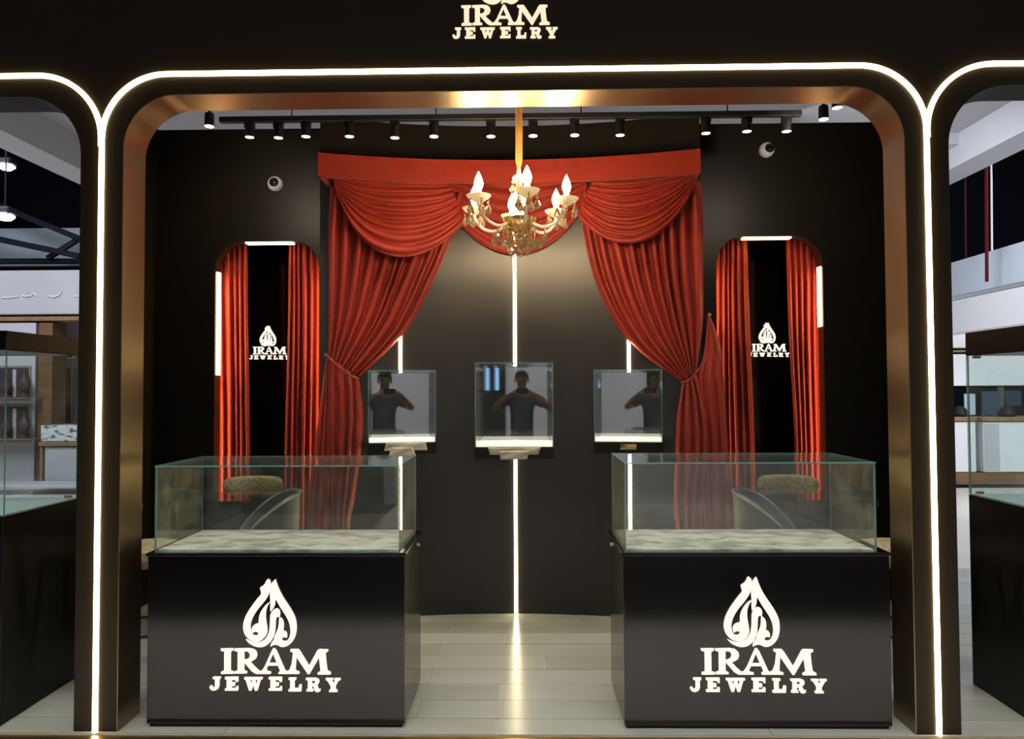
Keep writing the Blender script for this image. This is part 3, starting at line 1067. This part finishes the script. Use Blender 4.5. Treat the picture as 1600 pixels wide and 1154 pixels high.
for k in range(6):
    a = link('arm', arm_m, ch, rot=(0, 0, k * PI / 3 + .02 - PI / 2))
    link('drip_dish', dish_m, a, loc=(.238, 0, 0))
    link('candle', candle_m, a, loc=(.238, 0, 0))
    link('bulb', flame_m, a, loc=(.238, 0, 0))
    for j in range(5):
        b = j * 2 * PI / 5 + k
        link('crystal_drop', drop_m, a, loc=(.238 + .045 * math.cos(b), .045 * math.sin(b), .064))
    link('crystal_drop', drop_m, a, loc=(.13, 0, -.058))
for j in range(12):
    b = j * PI / 6 + .1
    link('crystal_chain', chain_m, ch, loc=(.078 * math.cos(b), .078 * math.sin(b), -.01))
for j in range(6):
    b = j * PI / 3 + .3
    link('crystal_drop', drop_m, ch, loc=(.032 * math.cos(b), .032 * math.sin(b), .214))
    link('crystal_chain', chain_m, ch, loc=(.045 * math.cos(b), .045 * math.sin(b), -.05))

# ------------------------------------------------------------------ desks and stools behind the counters
m_uph = mat('olive_boucle', (.46, .39, .23), .85, sheen=.3, noise=((60, 60, 60), (.26, .21, .12), .42, .6), bump=((90, 90, 90), .7, .01))
m_shell = mat('grey_leather', (.045, .045, .043), .38, bump=((120, 120, 120), .15, .003))
m_piping = mat('piping', (.22, .22, .22), .4)
DZ = .836


def desk(x0, x1, label):
    t = empty('desk', ((x0 + x1) / 2, 1.36, 0), 0, label, 'desk', 'desks behind the counters')
    w, d = (x1 - x0) / 2, .21
    MB().rbox(-w, w, -d, d, DZ - .04, DZ, .003, 1).build('desktop', m_gloss, t)
    MB().rbox(-w + .01, -w + .05, -d + .02, d - .02, .001, DZ - .0405, .002, 1).build('side_panel', m_gloss, t)
    MB().rbox(w - .05, w - .01, -d + .02, d - .02, .001, DZ - .0405, .002, 1).build('side_panel', m_gloss, t)
    MB().rbox(-w + .051, w - .051, -d + .03, -d + .05, .05, DZ - .0405, .002, 1).build('modesty_panel', m_panel, t)
    return t


desk(-2.12, -1.46, 'glossy black desk behind the left counter')
desk(1.50, 2.16, 'glossy black desk behind the right counter')


def legs(t, r, h, m):
    for k in range(4):
        a = PI / 4 + k * PI / 2
        MB().tube([(r * .62 * math.cos(a), r * .62 * math.sin(a), h), (r * .95 * math.cos(a), r * .95 * math.sin(a), .001)], [.013, .010], 10).build('leg', m, t, True)
    MB().tube([(r * .84 * math.cos(k * PI / 16), r * .84 * math.sin(k * PI / 16), .22) for k in range(33)], .007, 8, cap=False).build('foot_ring', m, t, True)


def barrel_stool(loc, rz, label):
    """shell highest at local -y, arms running down towards +y"""
    t = empty('bar_stool', loc, rz, label, 'stool', 'stools at the desks')
    R, n = .195, 36
    rows_o, rim = [], []
    prof = []
    for i in range(n + 1):
        a = -PI / 2 + (i / n - .5) * 2 * math.radians(128)
        k = abs(i / n - .5) * 2
        top = .93 - .27 * (k ** 2.6)
        c, s = math.cos(a), math.sin(a)
        rows_o.append([(R * .82 * c, R * .82 * s, .56), (R * .98 * c, R * .98 * s, .60), (R * 1.06 * c, R * 1.06 * s, .70), (R * 1.10 * c, R * 1.10 * s, top),
                       (R * 1.03 * c, R * 1.03 * s, top + .012), (R * .96 * c, R * .96 * s, top), (R * .92 * c, R * .92 * s, .70), (R * .80 * c, R * .80 * s, .61)])
        rim.append((R * 1.105 * c, R * 1.105 * s, top))
    mb = MB().grid(rows_o, closed=True)
    mb.add(rows_o[0], [tuple(range(8))])
    mb.add(rows_o[-1], [tuple(range(8))])
    mb.build('backrest', m_shell, t, True)
    MB().tube(rim, .005, 6).build('piping', m_piping, t, True)
    MB().lathe([(0, .56), (.13, .56), (.142, .575), (.144, .60), (.135, .628), (.09, .64), (0, .643)], 28).build('seat', m_shell, t, True)
    legs(t, .18, .56, m_steel)
    return t


def tufted_stool(loc, rz, label):
    """padded curved back at local -y on two posts"""
    t = empty('bar_stool', loc, rz, label, 'stool', 'stools at the desks')
    R, n = .24, 30
    rows = []
    for i in range(n + 1):
        u = (i / n - .5) * 2
        a = -PI / 2 + u * math.radians(58)
        e = (1 - abs(u) ** 6) ** .5 if abs(u) < 1 else 0
        tf = .006 * abs(math.sin(u * 9))
        c, s = math.cos(a), math.sin(a)
        hz, th = .062 * (.25 + .75 * e), .03 * (.3 + .7 * e)
        row = []
        for k in range(14):
            b = 2 * PI * k / 14
            rr = R + th * math.copysign(abs(math.cos(b)) ** .7, math.cos(b)) - tf * (1 if math.cos(b) < 0 else .3)
            row.append((rr * c, rr * s, .838 + hz * math.copysign(abs(math.sin(b)) ** .7, math.sin(b))))
        rows.append(row)
    mb = MB().grid(rows, closed=True)
    mb.add(rows[0], [tuple(range(14))])
    mb.add(rows[-1], [tuple(range(14))])
    mb.build('backrest', m_uph, t, True)
    for s in (-1, 1):
        a = -PI / 2 + s * math.radians(32)
        MB().tube([(R * .7 * math.cos(a), R * .7 * math.sin(a), .57), (R * 1.0 * math.cos(a), R * 1.0 * math.sin(a), .62), (R * 1.02 * math.cos(a), R * 1.02 * math.sin(a), .79)], .009, 8).build('back_post', m_steel, t, True)
    MB().lathe([(0, .57), (.19, .57), (.205, .585), (.21, .62), (.195, .655), (.13, .672), (0, .676)], 28).build('seat', m_uph, t, True)
    legs(t, .22, .57, m_steel)
    return t


tufted_stool((-1.84, 1.68, 0), PI, 'olive tufted stool facing the front behind the left desk')
barrel_stool((-1.42, .84, 0), 1.95, 'grey leather barrel stool pulled up to the left desk')
tufted_stool((-2.02, .74, 0), -PI / 2, 'olive tufted stool beside the left arch pillar')
tufted_stool((1.87, 1.68, 0), PI, 'olive tufted stool facing the front behind the right desk')
barrel_stool((1.43, .84, 0), -1.95, 'grey leather barrel stool pulled up to the right desk')
tufted_stool((2.04, .74, 0), PI / 2, 'olive tufted stool beside the right arch pillar')


# ------------------------------------------------------------------ tall showcases in the side arches
def tall_case(s, xi, z0, z1, z2, yb, label):
    """s: -1 left, 1 right; xi: inner side; z0 base top, z1 glass top, z2 hood top"""
    y0, y1 = .043, yb
    xo = xi + s * 1.2
    a, b = min(xi, xo), max(xi, xo)
    t = empty('tall_showcase', ((a + b) / 2, (y0 + y1) / 2, 0), 0, label, 'showcase', 'tall showcases in the side arches')
    w, d = (b - a) / 2, (y1 - y0) / 2
    MB().rbox(-w, w, -d, d, .0005, z0, .003, 1).build('base_cabinet', m_semi, t)
    MB().rbox(-w, w, -d, d, z1, z2, .003, 1).build('hood', m_semi, t)
    MB().box(-w + .012, w - .012, -d + .012, d - .012, z0 + .0005, z0 + .006).build('cloth_liner', m_blue, t)
    G = .008
    pane((-w + .001, w - .001, -d + .002, -d + .002 + G, z0 + .0006, z1 - .0006), t)
    pane((-w + .001, w - .001, d - G - .002, d - .002, z0 + .0006, z1 - .0006), t)
    for sx in (-1, 1):
        u = sx * (w - .005)
        pane((u - G / 2, u + G / 2, -d + .012, d - .012, z0 + .0006, z1 - .0006), t)
    for zz in (z0 + .0065, z1 - .014):
        MB().rbox(-s * w - .045 * (1 if s < 0 else -1) - .018, -s * w - .045 * (1 if s < 0 else -1) + .018, d - .03, d - .011, zz, zz + .012, .003, 1).build('hinge', m_brass, t)
    return t


tall_case(-1, -2.305, at(122, 779, .58).z, at(125, 555, .58).z, at(125, 529, .58).z, .60, 'tall glass showcase with black base and hood in the left arch')
tall_case(1, 2.325, at(1495, 772, .545).z, at(1490, 556, .545).z, at(1490, 520, .545).z, .545, 'tall glass showcase with black base and hood in the right arch')

# ------------------------------------------------------------------ the hall around the booth
m_hall_floor = mat('hall_floor', (.62, .58, .52), .25, noise=((.6, .6, .6), (.68, .64, .58), .4, .6))
hf = MB().box(-16, 16, -1.9, 12, -.17, -.151)
hf.box(-1.8, 16, -12, -4.6, -.17, -.151)
o = hf.build('floor', m_hall_floor)
tag(o, 'pale polished floor of the hall', kind='structure')
o = MB().box(-16, 16, -4.6, -1.9, -.17, -.151).box(-16, -1.8, -12, -4.6, -.17, -.151).build('floor', mat('hall_carpet', (.012, .012, .013), .6, spec=.2))  # left stretch made dark too, to weaken reflections in the left case
tag(o, 'dark carpet strip on the concourse in front of the booth', kind='structure')
tag(MB().box(-14, -2.001, -7.3, -7.2, -.15, 8.5).build('wall_concourse_dark', m_dark), 'dark stretch of unseen wall across the concourse', kind='structure')  # unseen wall made dark so the left glass case reflects less
# dropped ceiling strip with cross ribs and its two long edge beams
ce = MB().box(-6, 6, -11, 10.5, 4.75, 4.85).build('ceiling', m_ceil)
tag(ce, 'grey dropped ceiling of the hall', kind='structure')
for k in range(11):
    y = -10 + k * 2.0
    MB().box(-5.6, 5.6, y, y + .55, 4.60, 4.7495).build('ceiling_rib', m_ceil2, ce)
for s in (-1, 1):
    zb = 4.34
    o = MB().box(min(s * 5.6, s * 6.02), max(s * 5.6, s * 6.02), -11, 10.5, zb, 4.7495).build('edge_beam', m_ceil2, ce)
ro = MB().box(-16, 16, -12, 14, 8.5, 8.6).build('ceiling', m_dark)
tag(ro, 'dark roof void of the hall', kind='structure')
YF = 9.2
o = MB().box(-16, 16, YF + 1.6, YF + 1.7, -.15, 8.5).build('wall_far', m_dark)
tag(o, 'dark far end wall of the hall', kind='structure')
for s, nm in ((-1, 'wall_hall_left'), (1, 'wall_hall_right')):
    o = MB().box(min(s * 14, s * 14.1), max(s * 14, s * 14.1), -12, 14, -.15, 8.5).build(nm, m_dark)
    tag(o, 'dark side wall of the hall', kind='structure')
o = MB().box(-2.0, 14, -7.3, -7.2, -.15, 8.5).build('wall_concourse', m_mall_grey)
tag(o, 'pale grey shop wall across the concourse', kind='structure')


def far(px, py, y=YF):
    return at(px, py, y)


def fbox(mb, px0, px1, py0, py1, y0, dy, mi=0):
    a, b = at(px0, py1, y0), at(px1, py0, y0)
    mb.box(a.x, b.x, y0, y0 + dy, a.z, b.z, mi)
    return mb


def frbox(px0, px1, py0, py1, y0, dy, r=.01):
    a, b = at(px0, py1, y0), at(px1, py0, y0)
    return MB().rbox(a.x, b.x, y0, y0 + dy, a.z, b.z, r, 1)


# left shop
sh = empty('shop_unit', (at(50, 757, YF).x, YF, -.15), 0, 'pale jewellery shop with script fascia seen through the left arch', 'shop')


def sput(o):
    return put(o, sh)


sput(frbox(-260, 190, 421, 493, YF, .5).build('fascia', m_mall_grey))
sput(frbox(-260, 190, 493.5, 503, YF - .04, .5).build('fascia_trim', m_woodtop))
sput(frbox(-260, 190, 503.5, 757, YF + 1.2, .1).build('back_wall', m_shop_l))
for pts in ([(3, 464), (10, 465), (20, 464), (28, 463), (29, 460)], [(34, 461), (40, 463), (48, 462), (53, 458), (56, 462)], [(42, 456), (44, 455)], [(75, 462), (84, 464), (92, 461), (96, 455)], [(116, 461), (120, 463), (128, 462)]):
    sput(MB().tube([far(x, y, YF - .012) for x, y in pts], .012, 6).build('script_stroke', m_white))
a0, a1 = far(-60, 757), far(55.5, 556)
sput(MB().box(a0.x, a1.x, YF, YF + .5, a0.z, far(55, 504).z).build('display_wall', m_shop_l))
m_vit = mat('display_dark', (.06, .045, .055), .3)
m_bust = mat('bust_velvet', (.05, .022, .035), .6)
bust_m = MB().lathe([(0, 0), (.16, 0), (.15, .05), (.06, .09), (.05, .13), (.15, .2), (.2, .32), (.17, .45), (.08, .52), (.055, .62), (.05, .7), (0, .72)], 14).mesh('bust', m_bust, True)
for y0, y1 in ((571, 626), (632, 691)):
    sput(frbox(-40, 47.5, y0, y1, YF - .03, .0295, .008).build('window_frame', mat('frame_taupe', (.28, .22, .21), .4)))
    sput(frbox(-37, 44.5, y0 + 3, y1 - 5, YF - .036, .0055, .001).build('window_dark_panel', m_vit))  # flat dark panel, flush with the frame, in place of a recess
    for px, sc in ((9, .75), (37, .9)):
        b = at(px, y1 - 5.5, YF - .16)
        o = link('bust', bust_m, None, loc=b)
        o.scale = (sc * .62, .4, sc * .74)
        tag(o, 'dark velvet necklace bust in the %s shop window, %s' % ('upper' if y0 < 600 else 'lower', 'next to the white window post' if px > 20 else 'beside its twin at the photo edge'), 'bust', 'necklace busts in the shop windows')
    sput(frbox(-40, 47, y1 - 5, y1 - 3.4, YF - .34, .3, .003).build('shelf', m_woodtop))
    sput(frbox(19, 25, y0 + 6, y1 - 6, YF - .06, .02, .002).build('jewelry_card', m_shop_l))
sput(frbox(57, 82, 504, 757, YF - .02, .4).build('post', m_wood))
# wall vitrine and glass-topped counter right of the post
v = empty('wall_vitrine', at(100, 660, YF + .6), 0, 'dark wall vitrine with gold edge beside the brown shop post', 'vitrine')
put(frbox(84, 116, 574, 661, YF + .6, .3).build('cabinet', m_vit), v)
put(frbox(110, 112.5, 570, 664, YF + .57, .025, .004).build('gold_edge', m_brass), v)
put(frbox(84, 110, 613, 615, YF + .58, .015, .002).build('shelf', m_woodtop), v)
for px, py in ((89, 584), (88, 612), (89, 628)):
    put(MB().lathe([(0, -.05), (.04, -.03), (.05, 0), (.03, .04), (0, .05)], 10, at(px, py, YF + .55)).build('silver_piece', m_shop_l), v)
ct = empty('shop_counter', at(95, 757, YF - .3), 0, 'white shop counter with wooden top and bright jewelry tray seen through the left arch', 'counter')
put(frbox(59.5, 170, 690, 697, YF - .33, .75).build('worktop', m_woodtop), ct)
put(frbox(61, 66, 697.5, 757, YF - .3, .1).build('leg', m_woodtop), ct)
put(frbox(69, 170, 698, 757, YF - .28, .6).build('front_panel', m_shop_l), ct)
put(frbox(75, 165, 702, 756, YF - .30, .019).build('inset_panel', m_mall_grey), ct)
tr = frbox(63, 170, 664, 689.5, YF - .3, .5).build('jewelry_tray', mat('jewelry_tray', (.7, .69, .75), .25, noise=((9, 9, 22), (.16, .12, .14), .52, .6)))
tag(tr, 'white jewelry tray crowded with pieces on the far shop counter', 'tray')
tag(frbox(-260, 190, 757.5, 764, YF - .9, .55).build('shop_step', m_shop_l), 'white step in front of the pale shop left of the booth', 'step')
# steelwork over the left shop
def truss(pts, r, label, grp='steel trusses in the roof void'):
    return tag(MB().tube(pts, r, 6).build('truss_bar', m_steel), label, 'truss', grp)


tl = [((0, 374), (125, 400)), ((0, 322), (125, 373)), ((75, 403), (122, 374)), ((0, 408), (125, 408))]
tlab = ['low dark steel truss bar right over the shop fascia, rising to the left', 'dark steel truss bar slanting down to the right above the pale panel', 'short diagonal steel brace between two truss bars left of the booth', 'flat dark steel bar resting on top of the shop fascia']
for kk, ((a, b), l) in enumerate(zip(tl, tlab)):
    (ax, ay), (bx, by) = a, b
    yy = YF + .6 + .13 * kk
    k0 = -60 if ax == 0 else 0
    truss([at(ax + k0, ay + k0 * (by - ay) / (bx - ax), yy), at(bx, by, yy)], .055, l)
tag(frbox(-260, 190, 355, 418, YF + 1.3, .1).build('wall_panel', mat('teal_grey_panel', (.27, .32, .35), .6, noise=((.5, .5, .5), (.21, .25, .28), .4, .6))), 'teal-grey wall band above the shop fascia', kind='structure')
# flood lamps
for px, py, l in ((10, 260, 'bright flood lamp hanging in the dark roof void, upper of the two'), (8, 338, 'bright flood lamp hanging in the dark roof void, lower of the two')):
    p = at(px, py, YF - (1.5 if py < 300 else 2.6))
    t = empty('flood_lamp', p, 0, l, 'lamp', 'flood lamps in the roof void')
    MB().rbox(-.10, .12, -.1, .1, .02, .12, .02, 1).build('housing', m_steel, t)
    MB().lathe([(0, -.06), (.07, -.05), (.12, 0), (.10, .02), (0, .02)], 14).build('lens', glow('flood_lens', (.82, .88, 1.0), 30), t, True)
    MB().tube([(0, 0, .12), (0, 0, 8.5 - p.z)], .01, 6).build('cable', m_steel, t)

# right shops
rs = empty('shop_unit', (at(1550, 757, YF).x, YF, -.15), 0, 'white service counter unit with plain fascia seen through the right arch', 'shop')
put(frbox(1440, 1860, 551, 603, YF, .5).build('fascia', m_mall_white), rs)
put(frbox(1440, 1860, 545, 550.5, YF - .03, .5).build('fascia_trim', m_woodtop), rs)
put(frbox(1440, 1860, 470, 544, YF + .1, .4).build('upper_panel', m_mall_white), rs)
put(frbox(1440, 1860, 603.5, 757, YF + 1.2, .1).build('back_wall', mat('navy_glass', (.03, .045, .07), .2)), rs)
put(frbox(1440, 1860, 738, 756.8, YF - .32, .3).build('base_plinth', m_wood), rs)
put(frbox(1561, 1569, 604, 650, YF + 1.15, .05).build('white_post', m_mall_white), rs)
for i, (x0, x1) in enumerate(((1440, 1526.5), (1535, 1640))):
    c = empty('service_counter', at((x0 + x1) / 2, 738, YF - .3), 0, ('white service counter with wooden top, nearer the arch pillar', 'white service counter with wooden top, second from the arch pillar')[i], 'counter', 'service counters in the right shop')
    put(frbox(x0, x1, 651, 658, YF - .33, .7).build('worktop', m_woodtop), c)
    put(frbox(x0 + (0 if i == 0 else 3), x1 - 2, 658.3, 737.7, YF - .3, .6).build('front_panel', m_mall_white), c)
    if i:
        put(frbox(x0 + 5, x0 + 26, 662, 737.5, YF - .312, .011, .002).build('side_panel', m_mall_grey), c)
g2 = [(1508, 1524, 615, 648, 'pale desktop display glowing on the counter nearer the arch pillar', (.45, .52, .58)), (1535, 1561, 611, 649, 'dark blue glass screen on the second service counter', (.05, .08, .12)), (1571, 1596, 610, 634, 'navy screen standing right of the white post in the service shop', (.03, .05, .08))]
for x0, x1, y0, y1, l, c in g2:
    t = empty('monitor', at((x0 + x1) / 2, 651, YF - .05), 0, l, 'monitor', 'screens in the right shop')
    put(frbox(x0, x1, y0, y1, YF - .06, .03, .004).build('screen', mat('screen', c, .15)), t)
    put(frbox((x0 + x1) / 2 - 2, (x0 + x1) / 2 + 2, y1 + .2, 650.7, YF - .05, .03, .004).build('stand', m_steel), t)
for px, py, l in ((1500, 650.5, 'dark heap of goods on the counter nearer the arch pillar'), (1574, 650.5, 'black desk chair back showing over the second service counter')):
    b = at(px, py, YF - .22)
    tag(MB().lathe([(0, .003), (.11, .003), (.13, .04), (.10, .12), (.05, .17), (0, .18)], 12, b).build('goods_heap' if px < 1550 else 'desk_chair', m_matte, smooth=True), l, 'goods' if px < 1550 else 'chair')
# long wall band and canopies on the right side of the hall
XR = 6.6
for (pyt, pyb, m, nm, lab, xw) in ((410, 463, mat('sky_grey_band', (.55, .60, .67), .6), 'wall_band', 'pale blue-grey wall band running along the right side of the hall', XR), (470, 520, m_mall_white, 'canopy', 'white shop canopy running along the right side of the hall', XR - .2)):
    p = at(1488, pyt, 0)
    kx = (p.x - CAM.x)
    zt = CAM.z + (p.z - CAM.z) / kx * (xw - CAM.x)
    p = at(1488, pyb, 0)
    zb = CAM.z + (p.z - CAM.z) / (p.x - CAM.x) * (xw - CAM.x)
    tag(MB().box(xw, xw + .3, -8, YF - .5, zb, zt).build(nm, m), lab, kind='structure')
for px, y0, y1, m, l in ((1541, 275, 440, mat('red_pipe', (.07, .003, .006), .7, spec=.1), 'dark red sprinkler pipe hanging through the roof void on the right, the longer one'), (1508, 285, 402, mat('red_pipe_old', (.03, .004, .007), .7, spec=.1), 'thin dark red pipe hanging nearer the right arch pillar'), (1549, 275, 392, m_ceil2, 'thin pale cable hanging beside the red pipe')):
    d = CAM.y + (6.3 - CAM.x) / (at(px, 400, 1).x - CAM.x) * (1 - CAM.y)
    a, b = at(px, y0, d), at(px + 1, y1, d)
    tag(MB().tube([(a.x, a.y, 8.49), a, b], .022 if px == 1541 else .012, 8).build('hanging_pipe' if px != 1549 else 'hanging_cable', m, smooth=True), l, 'pipe' if px != 1549 else 'cable')

# ------------------------------------------------------------------ the photographer, seen in the mirror backs of the glass cubes
m_skin = mat('skin', (.22, .11, .065), .5, spec=.4)
m_shirt = mat('navy_shirt', (.035, .05, .075), .8, noise=((9, 9, 9), (.05, .065, .09), .4, .6))
m_trous = mat('dark_trousers', (.02, .02, .025), .8)
m_hair = mat('black_hair', (.012, .009, .008), .55)


def skin(name, verts, edges, radii, m, parent=None, root=0, lv=2):
    me = bpy.data.meshes.new(name)
    me.from_pydata([Vector(v) for v in verts], edges, [])
    me.materials.append(m)
    o = link(name, me, parent)
    md = o.modifiers.new('skin', 'SKIN')
    md.use_smooth_shade = True
    sd = o.modifiers.new('smooth', 'SUBSURF')
    sd.levels = sd.render_levels = lv
    for i, r in enumerate(radii):
        v = me.skin_vertices[0].data[i]
        v.radius = r if isinstance(r, tuple) else (r, r)
        v.use_root = i == root
    return o


PX, PYY = .09, -3.62
V, E_, Rr = [], [], []


def joint(p, r, prev=None):
    V.append(p)
    Rr.append(r)
    if prev is not None:
        E_.append((prev, len(V) - 1))
    return len(V) - 1


pv = joint((PX, PYY, .84), (.15, .11))
sp1 = joint((PX, PYY, 1.05), (.135, .10), pv)
chs = joint((PX, PYY + .01, 1.28), (.16, .115), sp1)
up = joint((PX, PYY + .01, 1.40), (.12, .09), chs)
nk = joint((PX, PYY + .03, 1.50), .055, up)
hd = joint((PX, PYY + .06, 1.58), (.068, .08), nk)
h2 = joint((PX, PYY + .065, 1.66), (.078, .095), hd)
h3 = joint((PX, PYY + .055, 1.735), (.055, .07), h2)
for s in (-1, 1):
    sh_ = joint((PX + s * .185, PYY + .01, 1.39), .065, up)
    el = joint((PX + s * .38, PYY + .10, 1.25), .045, sh_)
    wr_ = joint((PX + s * .155, PYY + .345, 1.44), .030, el)
    pm = joint((PX + s * .115, PYY + .375, 1.475), (.034, .022), wr_)
    for k in range(4):
        f1 = joint((PX + s * (.085 - .004 * k), PYY + .392, 1.505 - .020 * k), .0095, pm)
        f2 = joint((PX + s * (.058 + .004 * (k % 2)), PYY + .396, 1.515 - .019 * k), .0085, f1)
        joint((PX + s * (.035 + .007 * (k % 3)), PYY + .394, 1.512 - .018 * k), .0075, f2)
    th1 = joint((PX + s * .095, PYY + .35, 1.455), .012, pm)
    joint((PX + s * .065, PYY + .355, 1.452), .010, th1)
    hp = joint((PX + s * .095, PYY, .78), .095, pv)
    kn = joint((PX + s * .11, PYY + .015, .36), .062, hp)
    an = joint((PX + s * .12, PYY - .02, -.06), .042, kn)
    joint((PX + s * .135, PYY + .13, -.115), (.040, .030), an)
per = skin('person', V, E_, Rr, m_skin)
tag(per, 'person in a dark shirt holding up a phone, mirrored in the glass cubes', 'person')
V2 = [(PX, PYY, .80), (PX, PYY, 1.05), (PX, PYY + .01, 1.28), (PX, PYY + .01, 1.41), (PX - .19, PYY + .01, 1.39), (PX - .32, PYY + .07, 1.295), (PX + .19, PYY + .01, 1.39), (PX + .32, PYY + .07, 1.295)]
skin('shirt', V2, [(0, 1), (1, 2), (2, 3), (3, 4), (4, 5), (3, 6), (6, 7)], [(.185, .135), (.17, .125), (.19, .135), (.13, .10), .085, .075, .085, .075], m_shirt, per)
skin('trousers', [(PX, PYY, .86), (PX - .1, PYY, .76), (PX - .11, PYY + .01, .36), (PX - .12, PYY - .02, -.03), (PX + .1, PYY, .76), (PX + .11, PYY + .01, .36), (PX + .12, PYY - .02, -.03)],
     [(0, 1), (1, 2), (2, 3), (0, 4), (4, 5), (5, 6)], [(.165, .125), .11, .082, .065, .11, .082, .065], m_trous, per)
mb = MB()
rows = []
for i in range(9):
    a = i / 8 * PI * .56
    rows.append([(PX + .098 * math.sin(a) * math.cos(b), PYY + .05 + .112 * math.sin(a) * math.sin(b) - .012 * math.sin(a), 1.672 + .098 * math.cos(a) + (.03 * max(0, math.sin(b)) * math.sin(a))) for b in [k * PI / 12 for k in range(24)]])
mb.grid(rows, closed=True).build('hair', m_hair, per, smooth='all')
mb = MB()
for s in (-1, 1):
    mb.lathe([(0, -.011), (.008, -.008), (.011, 0), (.008, .008), (0, .011)], 10, (PX + s * .033, PYY + .145, 1.635))
mb.build('eyes', mat('eye', (.03, .02, .015), .2), per, smooth='all')
MB().tube([(PX, PYY + .148, 1.645), (PX, PYY + .165, 1.605), (PX, PYY + .155, 1.595)], [.008, .014, .008], 8).build('nose', m_skin, per, smooth='all')
MB().tube([(PX - .024, PYY + .138, 1.562), (PX, PYY + .146, 1.565), (PX + .024, PYY + .138, 1.562)], [.003, .008, .003], 8).build('mouth', mat('lips', (.20, .07, .055), .45), per, smooth='all')
for s in (-1, 1):
    MB().lathe([(0, -.03), (.012, -.02), (.016, .005), (.012, .028), (0, .034)], 8, (PX + s * .088, PYY + .06, 1.625)).build('ear', m_skin, per, smooth='all')
ph = empty('phone', (CAM.x + .03, CAM.y - .016, CAM.z - .012), 0, 'black phone held up lengthwise by the mirrored person', 'phone')
MB().rbox(-.078, .078, -.005, .004, -.036, .036, .004, 2).build('body', m_gloss, ph)
MB().lathe([(0, 0), (.008, 0), (.008, .003), (0, .0035)], 14).build('lens', m_lens_dark, ph, smooth=True, loc=(-.03, .0045, .012), rot=(-PI / 2, 0, 0))

# door with two lit slits in the wall across the concourse (it shows in the mirror backs)
do = MB().box(-.62, -.18, -7.199, -7.15, -.15, 2.3).build('door_1', m_matte)
tag(do, 'dark door with two lit glass slits across the concourse', kind='structure')
for x in (-.52, -.34):
    MB().box(x - .035, x + .035, -7.149, -7.14, 1.5, 1.95).build('door_pane', glow('daylit_pane', (.35, .58, 1.0), 2.2), do)
